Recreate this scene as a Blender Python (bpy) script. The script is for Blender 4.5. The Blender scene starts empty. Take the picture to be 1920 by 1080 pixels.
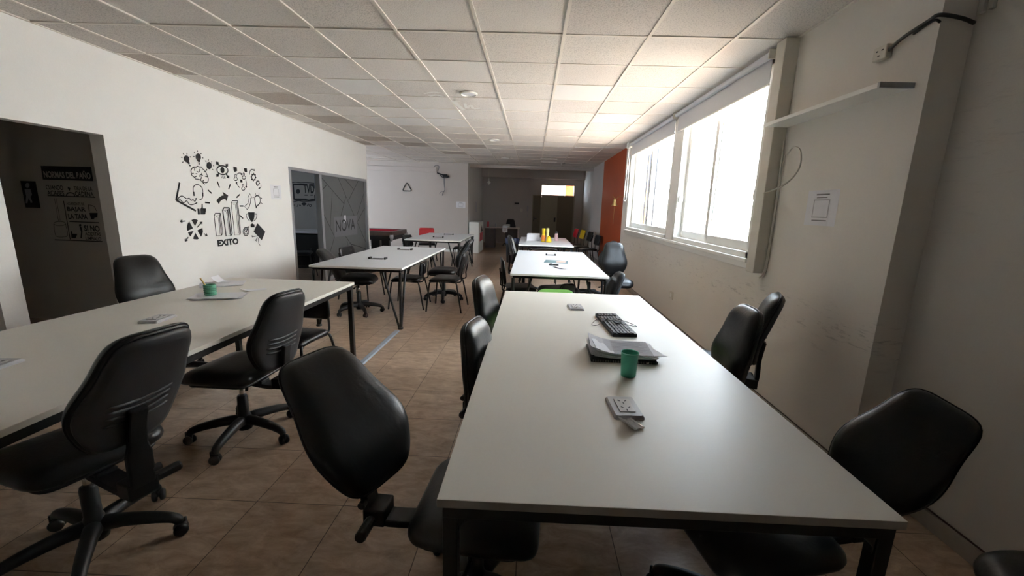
import bpy, bmesh, math, random
from mathutils import Vector, Matrix
random.seed(7)
PI = math.pi
sc = bpy.context.scene
col = sc.collection

# ------------------------------------------------------------------ camera, light, exposure
H = 1.5                                    # eye height
F_PX, CXP, CYP = 770.7, 977.6, 542.5       # focal length and principal point in pixels of the 1920 x 1080 frame
pitch, yaw, roll = .1986, -.0214, .0325
cy_, sy_ = math.cos(yaw), math.sin(yaw); cp_, sp_ = math.cos(pitch), math.sin(pitch)
FW = Vector((sy_*cp_, cy_*cp_, -sp_)); R0 = Vector((cy_, -sy_, 0)); U0 = R0.cross(FW)
RT = R0*math.cos(roll) + U0*math.sin(roll); UP = -R0*math.sin(roll) + U0*math.cos(roll)
cam = bpy.data.cameras.new('camera'); co = bpy.data.objects.new('camera', cam); col.objects.link(co)
cam.sensor_width = 36; cam.lens = F_PX*36/1920
cam.shift_x = -(CXP-960)/1920; cam.shift_y = (CYP-540)/1920
cam.clip_start = .05; cam.clip_end = 200
m3 = Matrix((RT, UP, -FW)).transposed()
co.matrix_world = Matrix.Translation((0, 0, H)) @ m3.to_4x4()
sc.camera = co

w = bpy.data.worlds.new('world'); sc.world = w; w.use_nodes = True
bg = w.node_tree.nodes['Background']
bg.inputs[0].default_value = (.68, .82, 1.0, 1); bg.inputs[1].default_value = 9.0
sun = bpy.data.lights.new('sun', 'SUN'); sun.energy = 22; sun.angle = .02; sun.color = (1, .99, .97)
so = bpy.data.objects.new('sun', sun); col.objects.link(so)
so.rotation_euler = Vector((-.45, -.15, 1.0)).to_track_quat('Z', 'Y').to_euler()
def portal(name, loc, rot, sx, sy):
    l = bpy.data.lights.new(name, 'AREA'); l.shape = 'RECTANGLE'; l.size = sx; l.size_y = sy
    l.cycles.is_portal = True
    o = bpy.data.objects.new(name, l); col.objects.link(o); o.location = loc; o.rotation_euler = rot
portal('window_portal', (2.08, 5.86, 1.9), (0, PI/2, 0), 1.7, 4.9)
portal('window_portal', (-7.95, 10.95, 1.65), (0, -PI/2, 0), 1.1, 1.3)  # serves the added window near the billiard table
portal('window_portal', (-7.25, 7.45, 1.72), (0, -PI/2, 0), .45, .5)  # serves the added window of the small room
vs = sc.view_settings
vs.view_transform = 'Standard'; vs.look = 'None'; vs.gamma = 1; vs.use_curve_mapping = False
vs.exposure = 1.7
sc.cycles.max_bounces = 14; sc.cycles.diffuse_bounces = 8; sc.cycles.transparent_max_bounces = 16
sc.cycles.sample_clamp_indirect = 8

# ------------------------------------------------------------------ geometry tools
def ray(px, py): return FW + RT*((px-CXP)/F_PX) + UP*((CYP-py)/F_PX)
def on(px, py, axis, val):
    """point of the plane axis = val that the photo shows at a pixel (a measuring tool)"""
    d = ray(px, py); t = (val - (H if axis == 2 else 0))/d[axis]
    return Vector((0, 0, H)) + d*t

def obj(name, bm, mat, parent=None, smooth=False, bevel=0, seg=2, loc=None, rot=None):
    me = bpy.data.meshes.new(name)
    bmesh.ops.recalc_face_normals(bm, faces=bm.faces[:])
    bm.to_mesh(me); bm.free()
    for m_ in (mat if isinstance(mat, (list, tuple)) else [mat]): me.materials.append(m_)
    if smooth:
        for p in me.polygons: p.use_smooth = True
    return place(name, me, parent, loc, rot, bevel, seg)
def place(name, me, parent=None, loc=None, rot=None, bevel=0, seg=2):
    o = bpy.data.objects.new(name, me); col.objects.link(o)
    if parent: o.parent = parent
    if loc is not None: o.location = loc
    if rot is not None: o.rotation_euler = rot
    if bevel:
        b = o.modifiers.new('bevel', 'BEVEL'); b.width = bevel; b.segments = seg; b.limit_method = 'ANGLE'; b.angle_limit = .6
    return o
def thing(name, label, cat, loc=(0, 0, 0), rotz=0, group=None):
    o = bpy.data.objects.new(name, None); col.objects.link(o); o.location = loc; o.rotation_euler = (0, 0, rotz)
    o.empty_display_size = .1
    return tag(o, label, cat, group)
def tag(o, label, cat, group=None):
    o['label'] = label; o['category'] = cat
    if group: o['group'] = group
    return o
def struct(name, bm, mat, **k):
    o = obj(name, bm, mat, **k); o['kind'] = 'structure'; return o
def B(*boxes):
    bm = bmesh.new()
    for b in boxes: box(bm, *b)
    return bm
def box(bm, x0, x1, y0, y1, z0, z1, mi=0, M=None):
    vs_ = [bm.verts.new(Vector(p) if M is None else M @ Vector(p)) for p in
          ((x0,y0,z0),(x1,y0,z0),(x1,y1,z0),(x0,y1,z0),(x0,y0,z1),(x1,y0,z1),(x1,y1,z1),(x0,y1,z1))]
    for f in ((0,3,2,1),(4,5,6,7),(0,1,5,4),(1,2,6,5),(2,3,7,6),(3,0,4,7)):
        bm.faces.new([vs_[i] for i in f]).material_index = mi
    return bm
def tube(bm, pts, r, n=10, closed=False, mi=0):
    pts = [Vector(p) for p in pts]; rs = r if isinstance(r, (list, tuple)) else [r]*len(pts)
    N = len(pts); rings = []; prev = None
    for i, p in enumerate(pts):
        if closed: t = pts[(i+1) % N]-pts[i-1]
        else: t = pts[min(i+1, N-1)]-pts[max(i-1, 0)]
        t.normalize()
        if prev is None:
            a = Vector((0, 0, 1)) if abs(t.z) < .9 else Vector((1, 0, 0)); u = t.cross(a).normalized()
        else: u = (prev - t*prev.dot(t)).normalized()
        prev = u; v = t.cross(u)
        rings.append([bm.verts.new(p + (u*math.cos(2*PI*k/n)+v*math.sin(2*PI*k/n))*rs[i]) for k in range(n)])
    for i in range(N if closed else N-1):
        a, b = rings[i], rings[(i+1) % N]
        for k in range(n): bm.faces.new((a[k], a[(k+1) % n], b[(k+1) % n], b[k])).material_index = mi
    if not closed: bm.faces.new(rings[0]).material_index = mi; bm.faces.new(rings[-1][::-1]).material_index = mi
    return bm
def lathe(bm, prof, n=24, c=(0, 0, 0), M=None, mi=0):
    rings = []
    for r, z in prof:
        if r < 1e-6: rings.append([bm.verts.new(_m(M, (c[0], c[1], c[2]+z)))])
        else: rings.append([bm.verts.new(_m(M, (c[0]+r*math.cos(2*PI*k/n), c[1]+r*math.sin(2*PI*k/n), c[2]+z))) for k in range(n)])
    for a, b in zip(rings, rings[1:]):
        for k in range(n):
            q = [a[k % len(a)], a[(k+1) % len(a)], b[(k+1) % len(b)], b[k % len(b)]]
            q2 = []
            for v in q:
                if v not in q2: q2.append(v)
            if len(q2) > 2: bm.faces.new(q2).material_index = mi
    return bm
def _m(M, p): return Vector(p) if M is None else M @ Vector(p)
def smooth_path(pts, n=6, closed=False):
    P = [Vector(p) for p in pts]; out = []; N = len(P)
    for i in range(N if closed else N-1):
        if closed: a, b, c, d = P[i-1], P[i], P[(i+1) % N], P[(i+2) % N]
        else: a, b, c, d = P[max(i-1, 0)], P[i], P[i+1], P[min(i+2, N-1)]
        for k in range(n):
            t = k/n
            out.append(.5*((2*b)+(c-a)*t+(2*a-5*b+4*c-d)*t*t+(3*b-a-3*c+d)*t**3))
    if not closed: out.append(P[-1])
    return out
def round_poly(pts, rad, seg=7):
    """2-D polygon with rounded corners"""
    out = []; N = len(pts)
    for i in range(N):
        p = Vector(pts[i]); a = (Vector(pts[i-1])-p); b = (Vector(pts[(i+1) % N])-p)
        r = rad[i] if isinstance(rad, (list, tuple)) else rad
        la, lb = a.length, b.length; a.normalize(); b.normalize()
        ang = a.angle(b); d = min(r/math.tan(ang/2), la*.49, lb*.49)
        s, e = p+a*d, p+b*d
        for k in range(seg+1):
            t = k/seg; out.append(s*(1-t)**2 + p*2*t*(1-t) + e*t*t)
    return out
def pad(outline, rings, warp=lambda x, y, z: (x, y, z), c=None):
    """lofted cushion: outline (2-D) scaled to s and lifted to d for each (s, d)"""
    bm = bmesh.new()
    c = c or sum((Vector(p) for p in outline), Vector((0, 0)))/len(outline)
    R = []
    for s, d in rings:
        if s < 1e-6: R.append([bm.verts.new(warp(c[0], c[1], d))])
        else: R.append([bm.verts.new(warp(c[0]+(p[0]-c[0])*s, c[1]+(p[1]-c[1])*s, d)) for p in outline])
    n = len(outline)
    for a, b in zip(R, R[1:]):
        for k in range(n):
            q = []
            for v in (a[k % len(a)], a[(k+1) % len(a)], b[(k+1) % len(b)], b[k % len(b)]):
                if v not in q: q.append(v)
            if len(q) > 2: bm.faces.new(q)
    return bm
def prism(bm, poly, z0, z1, M=None, mi=0):
    a = [bm.verts.new(_m(M, (p[0], p[1], z0))) for p in poly]; b = [bm.verts.new(_m(M, (p[0], p[1], z1))) for p in poly]
    n = len(poly)
    bm.faces.new(a[::-1]).material_index = mi; bm.faces.new(b).material_index = mi
    for k in range(n): bm.faces.new((a[k], a[(k+1) % n], b[(k+1) % n], b[k])).material_index = mi
    return bm

# ------------------------------------------------------------------ materials
def mat(name, colr, rough=.6, metal=0, noise=0, nscale=20, bump=0, bscale=60, spec=.5, coat=0, dirt=None, alpha=None, emis=None, trans=0):
    m = bpy.data.materials.new(name); m.use_nodes = True
    nt = m.node_tree; p = nt.nodes['Principled BSDF']; L = nt.links.new
    p.inputs['Base Color'].default_value = (*colr, 1); p.inputs['Roughness'].default_value = rough
    p.inputs['Metallic'].default_value = metal; p.inputs['Specular IOR Level'].default_value = spec
    p.inputs['Coat Weight'].default_value = coat
    if trans: p.inputs['Transmission Weight'].default_value = trans
    tc = nt.nodes.new('ShaderNodeTexCoord')
    n = nt.nodes.new('ShaderNodeTexNoise'); n.inputs['Scale'].default_value = nscale; n.inputs['Detail'].default_value = 5
    L(tc.outputs['Object'], n.inputs['Vector'])
    r = nt.nodes.new('ShaderNodeMix'); r.data_type = 'RGBA'
    r.inputs[6].default_value = (*[c*(1-noise) for c in colr], 1); r.inputs[7].default_value = (*[min(1, c*(1+noise)) for c in colr], 1)
    L(n.outputs['Fac'], r.inputs[0]); L(r.outputs[2], p.inputs['Base Color'])
    if bump:
        n2 = nt.nodes.new('ShaderNodeTexNoise'); n2.inputs['Scale'].default_value = bscale; n2.inputs['Detail'].default_value = 6
        L(tc.outputs['Object'], n2.inputs['Vector'])
        b = nt.nodes.new('ShaderNodeBump'); b.inputs['Strength'].default_value = bump; b.inputs['Distance'].default_value = .004
        L(n2.outputs['Fac'], b.inputs['Height']); L(b.outputs['Normal'], p.inputs['Normal'])
    return m
M = {}
M['wall'] = mat('white_wall_paint', (.80, .79, .775), .75, noise=.03, nscale=3, bump=.15, bscale=90)
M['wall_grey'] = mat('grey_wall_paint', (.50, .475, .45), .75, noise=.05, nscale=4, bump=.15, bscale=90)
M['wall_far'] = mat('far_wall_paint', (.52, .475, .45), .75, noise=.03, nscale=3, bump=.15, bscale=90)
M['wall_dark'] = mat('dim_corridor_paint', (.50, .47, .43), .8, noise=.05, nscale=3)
M['orange'] = mat('burnt_orange_paint', (.40, .065, .010), .6, noise=.06, nscale=5)
M['white'] = mat('white_gloss_paint', (.80, .80, .77), .4, noise=.02)
M['alu_white'] = mat('white_lacquered_aluminium', (.78, .77, .73), .35, noise=.04, nscale=9)
M['trunk'] = mat('cream_plastic_trunking', (.62, .59, .52), .5, noise=.08, nscale=9)
M['alu'] = mat('grey_aluminium', (.36, .37, .40), .35, metal=.6, noise=.05)
M['blind'] = mat('blind_fabric', (.62, .63, .66), .8, noise=.03, nscale=40)
M['vinyl'] = mat('black_vinyl', (.007, .007, .008), .36, noise=.2, nscale=6, bump=.22, bscale=60, spec=.42)
M['vinyl_worn'] = mat('worn_grey_black_vinyl', (.03, .032, .036), .38, noise=.3, nscale=12, bump=.3, bscale=75)
M['plastic'] = mat('black_plastic', (.008, .008, .009), .45, noise=.15, bump=.1, bscale=200, spec=.4)
M['plastic_grey'] = mat('dark_grey_plastic', (.035, .036, .04), .45, noise=.1, bump=.1, bscale=200)
M['steel_black'] = mat('black_painted_steel', (.012, .012, .013), .35, noise=.25, nscale=8, spec=.5)
M['chrome'] = mat('brushed_steel', (.55, .53, .5), .25, metal=1, noise=.05)
M['laminate'] = mat('white_laminate', (.69, .665, .61), .42, noise=.035, nscale=2.2, bump=.05, bscale=300)
M['laminate_cool'] = mat('bright_white_laminate', (.60, .62, .66), .35, noise=.02, nscale=2, bump=.05, bscale=300)
M['edge'] = mat('greyish_table_edging', (.30, .27, .24), .5, noise=.25, nscale=14)
M['edge_white'] = mat('white_table_edging', (.85, .85, .83), .4, noise=.03)
M['paper'] = mat('white_paper', (.72, .72, .76), .8, noise=.03)
M['paper_grey'] = mat('grey_printed_paper', (.42, .41, .44), .8, noise=.1, nscale=60)
M['ink'] = mat('black_vinyl_sticker', (.010, .010, .013), .6, noise=.1)
M['ink_grey'] = mat('grey_print', (.20, .20, .21), .7, noise=.1)
M['green'] = mat('mint_green_plastic', (.07, .44, .29), .4, noise=.05)
M['green2'] = mat('pale_green_ribbed_plastic', (.12, .36, .24), .4, noise=.05)
M['wood_yellow'] = mat('yellow_pencil_wood', (.70, .48, .16), .5, noise=.1)
M['socket'] = mat('silver_grey_plastic', (.40, .40, .42), .35, noise=.04)
M['socket_in'] = mat('pale_socket_plastic', (.50, .49, .48), .4, noise=.04)
M['red'] = mat('red_plastic', (.50, .010, .02), .4, noise=.06)
M['red_cloth'] = mat('red_billiard_cloth', (.32, .012, .03), .9, noise=.1, nscale=60)
M['yellow'] = mat('yellow_plastic', (.75, .50, .01), .4, noise=.06)
M['lime'] = mat('lime_green_plastic', (.30, .72, .16), .35, noise=.04)
M['blue'] = mat('blue_plastic', (.015, .03, .10), .5, noise=.1)
M['brass'] = mat('brass', (.52, .38, .16), .35, metal=.9, noise=.1)
M['brownwood'] = mat('dark_brown_board', (.07, .045, .04), .45, noise=.2, nscale=10)
M['desktop'] = mat('pinkish_desk_board', (.42, .33, .30), .5, noise=.05)
M['door_beige'] = mat('beige_door_paint', (.33, .29, .21), .6, noise=.04, nscale=4)
M['door_dark'] = mat('brown_door_panel', (.17, .13, .085), .6, noise=.06, nscale=4)
M['cream_out'] = mat('cream_plaster', (.82, .80, .75), .9, noise=.05, nscale=3)
M['ochre_out'] = mat('ochre_plaster', (.34, .20, .07), .9, noise=.05, nscale=3)
M['orange_out'] = mat('orange_plaster', (.70, .20, .07), .9, noise=.05, nscale=3)
M['concrete'] = mat('pale_concrete', (.66, .65, .63), .9, noise=.1, nscale=2)
M['flesh'] = mat('pinkish_print', (.62, .42, .36), .7, noise=.1)
M['teal'] = mat('grey_teal_print', (.10, .17, .19), .6, noise=.1)
M['pink'] = mat('pink_white_label', (.62, .40, .40), .5, noise=.5, nscale=60)
M['strip'] = mat('blue_grey_floor_strip', (.34, .38, .46), .4, metal=.2, noise=.06)
M['skirting'] = mat('scuffed_skirting', (.36, .32, .28), .55, noise=.18, nscale=12)

def glass(name, tint=(1, 1, 1), refl=.12):
    m = bpy.data.materials.new(name); m.use_nodes = True; nt = m.node_tree; nt.nodes.clear()
    o = nt.nodes.new('ShaderNodeOutputMaterial'); mx = nt.nodes.new('ShaderNodeMixShader')
    t = nt.nodes.new('ShaderNodeBsdfTransparent'); t.inputs[0].default_value = (*tint, 1)
    g = nt.nodes.new('ShaderNodeBsdfGlossy'); g.inputs['Roughness'].default_value = .02
    lw_ = nt.nodes.new('ShaderNodeLayerWeight'); pw = nt.nodes.new('ShaderNodeMath'); pw.operation = 'POWER'; pw.inputs[1].default_value = 5
    mr = nt.nodes.new('ShaderNodeMapRange'); mr.inputs[3].default_value = .03; mr.inputs[4].default_value = .6
    nt.links.new(lw_.outputs['Facing'], pw.inputs[0]); nt.links.new(pw.outputs[0], mr.inputs[0])
    nt.links.new(mr.outputs[0], mx.inputs[0]); nt.links.new(t.outputs[0], mx.inputs[1]); nt.links.new(g.outputs[0], mx.inputs[2])
    nt.links.new(mx.outputs[0], o.inputs[0]); return m
M['glass'] = glass('clear_window_glass', (.96, .97, .96))
M['film'] = mat('cloudy_plastic_film', (.62, .62, .62), .15, noise=.15, nscale=60)
M['frost'] = mat('grey_frosted_glass_film', (.105, .112, .115), .45, noise=.04, nscale=5)
M['frost_light'] = mat('light_grey_film', (.15, .155, .17), .45, noise=.04)

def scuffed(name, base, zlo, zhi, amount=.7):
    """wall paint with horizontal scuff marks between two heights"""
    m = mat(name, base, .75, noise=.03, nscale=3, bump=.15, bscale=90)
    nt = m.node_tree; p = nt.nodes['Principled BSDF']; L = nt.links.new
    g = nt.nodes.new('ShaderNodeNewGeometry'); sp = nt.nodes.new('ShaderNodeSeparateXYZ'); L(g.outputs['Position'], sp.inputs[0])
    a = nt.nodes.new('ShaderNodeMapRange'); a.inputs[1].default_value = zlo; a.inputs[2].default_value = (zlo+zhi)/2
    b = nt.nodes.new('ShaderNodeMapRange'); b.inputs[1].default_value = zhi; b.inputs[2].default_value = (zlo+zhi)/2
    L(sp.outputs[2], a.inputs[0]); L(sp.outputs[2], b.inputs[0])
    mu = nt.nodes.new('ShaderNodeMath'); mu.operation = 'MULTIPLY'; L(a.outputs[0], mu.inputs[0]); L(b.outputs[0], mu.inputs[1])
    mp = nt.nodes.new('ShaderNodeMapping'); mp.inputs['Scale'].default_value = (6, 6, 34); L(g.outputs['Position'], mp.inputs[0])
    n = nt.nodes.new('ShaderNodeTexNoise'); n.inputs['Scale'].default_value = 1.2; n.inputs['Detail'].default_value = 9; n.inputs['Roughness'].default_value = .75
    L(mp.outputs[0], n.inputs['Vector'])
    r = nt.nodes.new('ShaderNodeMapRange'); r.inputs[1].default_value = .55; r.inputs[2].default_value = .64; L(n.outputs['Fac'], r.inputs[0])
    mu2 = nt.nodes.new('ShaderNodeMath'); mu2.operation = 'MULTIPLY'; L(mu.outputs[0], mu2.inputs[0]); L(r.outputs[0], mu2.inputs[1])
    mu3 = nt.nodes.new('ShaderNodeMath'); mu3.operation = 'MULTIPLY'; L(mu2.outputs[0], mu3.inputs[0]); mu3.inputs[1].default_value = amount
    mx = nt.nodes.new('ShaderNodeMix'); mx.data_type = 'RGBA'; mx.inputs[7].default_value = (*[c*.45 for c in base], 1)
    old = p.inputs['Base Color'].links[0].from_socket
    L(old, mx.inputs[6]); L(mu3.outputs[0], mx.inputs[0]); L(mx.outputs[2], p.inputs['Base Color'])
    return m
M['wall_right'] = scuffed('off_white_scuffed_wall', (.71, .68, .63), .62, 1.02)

def floor_mat():
    m = bpy.data.materials.new('beige_ceramic_floor_tiles'); m.use_nodes = True; nt = m.node_tree; L = nt.links.new
    p = nt.nodes['Principled BSDF']; g = nt.nodes.new('ShaderNodeNewGeometry')
    mp = nt.nodes.new('ShaderNodeMapping'); mp.inputs['Location'].default_value = (1.3365, -1.784, 0); L(g.outputs['Position'], mp.inputs[0])
    br = nt.nodes.new('ShaderNodeTexBrick'); br.offset = 0; br.squash = 1
    br.inputs['Scale'].default_value = 1; br.inputs['Brick Width'].default_value = .4403; br.inputs['Row Height'].default_value = .4403
    br.inputs['Mortar Size'].default_value = .0022; br.inputs['Mortar Smooth'].default_value = .1; br.inputs['Bias'].default_value = 0
    br.inputs['Color1'].default_value = (.37, .27, .195, 1); br.inputs['Color2'].default_value = (.43, .32, .24, 1); br.inputs['Mortar'].default_value = (.075, .045, .03, 1)
    L(mp.outputs[0], br.inputs['Vector'])
    n = nt.nodes.new('ShaderNodeTexNoise'); n.inputs['Scale'].default_value = 7; n.inputs['Detail'].default_value = 10; n.inputs['Roughness'].default_value = .72; n.inputs['Distortion'].default_value = .6
    mp2 = nt.nodes.new('ShaderNodeMapping'); mp2.inputs['Scale'].default_value = (1, 2.2, 1); L(g.outputs['Position'], mp2.inputs[0]); L(mp2.outputs[0], n.inputs['Vector'])
    cr = nt.nodes.new('ShaderNodeValToRGB'); cr.color_ramp.elements[0].position = .34; cr.color_ramp.elements[0].color = (.66, .60, .54, 1)
    cr.color_ramp.elements[1].position = .66; cr.color_ramp.elements[1].color = (1.25, 1.24, 1.22, 1); L(n.outputs['Fac'], cr.inputs[0])
    mx = nt.nodes.new('ShaderNodeMix'); mx.data_type = 'RGBA'; mx.blend_type = 'MULTIPLY'; mx.inputs[0].default_value = 1
    L(br.outputs['Color'], mx.inputs[6]); L(cr.outputs[0], mx.inputs[7]); L(mx.outputs[2], p.inputs['Base Color'])
    r = nt.nodes.new('ShaderNodeMapRange'); r.inputs[3].default_value = .26; r.inputs[4].default_value = .42; L(n.outputs['Fac'], r.inputs[0]); L(r.outputs[0], p.inputs['Roughness'])
    b = nt.nodes.new('ShaderNodeBump'); b.inputs['Strength'].default_value = .4; b.inputs['Distance'].default_value = .002; b.invert = True
    L(br.outputs['Fac'], b.inputs['Height']); L(b.outputs[0], p.inputs['Normal'])
    return m
M['floor'] = floor_mat()

def ceil_mat(name, c, speck=.10):
    m = bpy.data.materials.new(name); m.use_nodes = True; nt = m.node_tree; L = nt.links.new
    p = nt.nodes['Principled BSDF']; p.inputs['Roughness'].default_value = .9; g = nt.nodes.new('ShaderNodeNewGeometry')
    n = nt.nodes.new('ShaderNodeTexNoise'); n.inputs['Scale'].default_value = 110; n.inputs['Detail'].default_value = 3; L(g.outputs['Position'], n.inputs['Vector'])
    cr = nt.nodes.new('ShaderNodeValToRGB'); cr.color_ramp.elements[0].position = .36; cr.color_ramp.elements[1].position = .50
    cr.color_ramp.elements[0].color = (*[x*(1-speck*3) for x in c], 1); cr.color_ramp.elements[1].color = (*c, 1)
    L(n.outputs['Fac'], cr.inputs[0]); L(cr.outputs[0], p.inputs['Base Color'])
    b = nt.nodes.new('ShaderNodeBump'); b.inputs['Strength'].default_value = .5; b.inputs['Distance'].default_value = .003
    L(n.outputs['Fac'], b.inputs['Height']); L(b.outputs[0], p.inputs['Normal'])
    return m
CT = [ceil_mat('ceiling_tile_grey', (.71, .675, .64)), ceil_mat('ceiling_tile_warm', (.67, .63, .60)), ceil_mat('ceiling_tile_white', (.74, .73, .72), .01),
      ceil_mat('ceiling_tile_brown', (.50, .45, .40)), ceil_mat('ceiling_tile_pale', (.75, .72, .69), .06)]

# ------------------------------------------------------------------ the setting
XL, XR, XN, CZ = -3.864, 1.865, 2.02, 2.752
YB, YW, YH, YF = -1.3, 13.15, 13.45, 17.0
TH = .13
struct('floor', B((-8, 5.6, YB-.3, 20, -.12, 0)), M['floor'])
# left wall with two doorways and the partition opening
lw = B((XL-TH, XL, YB, 1.75, 0, CZ), (XL-TH, XL, 1.75, 2.82, 2.01, CZ), (XL-TH, XL, 2.82, 2.97, 0, CZ), (XL-TH, XL, 2.97, 3.77, 2.01, CZ),
       (XL-TH, XL, 3.77, 6.60, 0, CZ), (XL-TH, XL, 6.60, 9.67, 2.0, CZ), (XL-TH, XL, 9.67, 9.74, 0, CZ))
struct('wall_left', lw, M['wall'])
struct('wall_corridor_back', B((-5.30, XL-TH, 4.4, 4.52, 0, CZ), (-8.0, -5.30, 4.62, 4.74, 0, CZ)), M['wall_dark'])
struct('wall_corridor_side', B((-6.9, -6.8, YB, 4.62, 0, CZ)), M['wall_dark'])
struct('wall_corridor_divider', B((-5.5, XL-TH, 2.83, 2.93, 0, CZ)), M['wall_dark'])
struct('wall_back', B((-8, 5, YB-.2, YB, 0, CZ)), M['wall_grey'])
# small room behind the partition
struct('wall_office_back', B((-8, XL-TH, 9.62, 9.74, 0, CZ)), M['wall_grey'])
struct('wall_office_side', B((-7.2, -7.1, 4.7, 7.2, 0, CZ), (-7.2, -7.1, 7.7, 9.62, 0, CZ), (-7.2, -7.1, 7.2, 7.7, 0, 1.5), (-7.2, -7.1, 7.2, 7.7, 1.95, CZ)), M['wall'])
struct('window_5', B((-7.16, -7.155, 7.2, 7.7, 1.5, 1.95)), M['glass'])  # added window out of view, put in to brighten the small room
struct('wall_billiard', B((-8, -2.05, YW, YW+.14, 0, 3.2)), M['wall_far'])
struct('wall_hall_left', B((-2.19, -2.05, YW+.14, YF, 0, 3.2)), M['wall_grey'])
struct('wall_billiard_left', B((-7.9, -7.8, 9.74, 10.3, 0, 3.2), (-7.9, -7.8, 11.6, YW, 0, 3.2), (-7.9, -7.8, 10.3, 11.6, 0, 1.1), (-7.9, -7.8, 10.3, 11.6, 2.2, 3.2)), M['wall'])
struct('window_4', B((-7.86, -7.855, 10.3, 11.6, 1.1, 2.2)), M['glass'])  # added window out of view, put in to light the billiard corner
# right wall: window hole y 3.5-8.23, z 1.12-2.72
W0, W1, WZ0, WZ1 = 3.52, 8.25, 1.13, 2.70
XO = XR+.2
rw = B((XR, XO, 2.176, W0, 0, CZ), (XR, XO, W0, W1, 0, WZ0), (XR, XO, W0, W1, WZ1, CZ), (XR, XO, W1, 8.79, 0, CZ))
struct('wall_right', rw, M['wall_right'])
struct('wall_orange', B((XR, XO, 8.79, 11.5, 0, CZ)), M['orange'])
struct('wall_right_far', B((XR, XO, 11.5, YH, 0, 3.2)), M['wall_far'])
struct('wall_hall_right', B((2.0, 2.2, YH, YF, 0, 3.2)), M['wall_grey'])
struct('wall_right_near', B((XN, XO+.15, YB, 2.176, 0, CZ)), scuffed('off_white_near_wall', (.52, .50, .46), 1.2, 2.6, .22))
struct('baseboard_right', B((XR-.012, XR, 2.17, YH, 0, .085)), M['skirting'], bevel=.003)
struct('baseboard_near', B((XN-.014, XN, YB, 2.176, 0, .085)), M['skirting'], bevel=.003)
struct('baseboard_back', B((-7.8, -2.05, YW-.012, YW, 0, .09)), M['white'], bevel=.003)
struct('baseboard_gap_line', B((XR-.004, XR, 2.17, YH, .086, .092), (XN-.004, XN, YB, 2.176, .086, .093)), M['brownwood'])  # thin dark strip stands in for the gap line above the baseboard
# suspended ceiling: tiles and grid
GX0, GY0, GP, GQ = -.2939*1.5, 2.230*1.5, .4155*1.5, .4205*1.5
white = {(-2, 2), (2, 3), (-3, 6), (-2, 6), (-1, 6), (-1, 5), (-2, 4)}
white = {(-3, 2), (1, 2), (-3, 5), (-2, 4), (-2, 5)}
brown = {(-5, 3), (-5, 5), (-5, 8), (-6, 1), (-4, 9), (-2, 9), (-3, 11), (-6, 9)}
bm = bmesh.new()
def tile(x0, x1, y0, y1, mi, dz=0):
    if x1-x0 < .01 or y1-y0 < .01: return
    box(bm, x0, x1, y0, y1, CZ+dz, CZ+.05, mi)
for i in range(-14, 5):
    for j in range(-8, 18):
        x0, x1, y0, y1 = GX0+i*GP, GX0+(i+1)*GP, GY0+j*GQ, GY0+(j+1)*GQ
        x1 = min(x1, XN if y0 < 2.2 else XR); x0 = max(x0, -7.9); y1 = min(y1, YH); y0 = max(y0, YB)
        if y1 < 9.8: x0 = max(x0, XL)
        k = 2 if (i, j) in white else 3 if (i, j) in brown else random.choices((0, 1, 4), (6, 2, 3))[0]
        tile(x0, x1, y0, y1, k, random.choice((0, 0, 0, .003, .005)))
struct('ceiling', bm, CT)
bm = bmesh.new()
for i in range(-13, 5):
    x = GX0+i*GP
    if x < XR-.05: box(bm, x-.012, x+.012, YB if x > XL+.03 else 9.75, YH, CZ-.006, CZ+.01)
for j in range(-7, 18):
    y = GY0+j*GQ
    if y < YH: box(bm, XL if y < 9.75 else -7.9, XR if y > 2.2 else XN, y-.012, y+.012, CZ-.004, CZ+.01)
box(bm, XL, XL+.02, YB, 9.74, CZ-.004, CZ+.01); box(bm, XR-.02, XR, 2.176, YH, CZ-.004, CZ+.01)
box(bm, -7.9, -2.05, YW-.02, YW, CZ-.004, CZ+.01)
struct('trim_1', bm, mat('cream_ceiling_grid', (.74, .70, .64), .5, noise=.05))
struct('ceiling_corridor', B((-8, XL, YB-.2, 9.74, CZ, CZ+.08)), M['wall_dark'])
struct('ceiling_hall', B((-2.19, 2.2, YH+.1, YF, 3.05, 3.15)), M['wall_far'])
struct('trim_2', B((-2.05, XR, YH-.02, YH+.12, 2.665, 3.2)), M['wall_far'])          # edge of the suspended ceiling
struct('trim_3', B((-2.05, 2.0, YF-.35, YF, 2.60, 3.05)), M['wall_far'])             # beam on the far wall
struct('roof', B((-8.3, 2.12, YB-.6, YF+.3, 3.2, 3.45)), M['concrete'])
# far wall with the door opening and transom
DX0, DX1, DXR = .0, 1.62, 1.62
struct('wall_far', B((-2.19, .0, YF, YF+.15, 0, 3.2), (1.66, 2.2, YF, YF+.15, 0, 3.2), (0, 1.66, YF, YF+.15, 2.40, 3.2), (0, .30, YF, YF+.15, 1.97, 2.40)), M['wall_far'])
d = B((0.0, .32, YF+.02, YF+.07, 0, 1.95))
dr = struct('door_1', d, M['door_dark']); 
obj('door_leaf', B((.32, .98, YF+.03, YF+.08, 0, 1.90)), M['door_beige'], dr)
obj('door_panel', B((.98, 1.62, YF+.02, YF+.07, 0, 1.95)), M['door_dark'], dr)
obj('door_frame', B((-.03, .0, YF-.03, YF+.06, 0, 1.99), (1.62, 1.66, YF-.03, YF+.06, 0, 2.42), (0, 1.62, YF-.03, YF+.06, 1.95, 1.99), (.30, .33, YF-.02, YF+.08, 0, 2.40), (.30, 1.62, YF-.03, YF+.06, 2.37, 2.41), (.34, .98, YF-.01, YF+.09, 1.90, 1.95)), M['door_beige'], dr)
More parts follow.
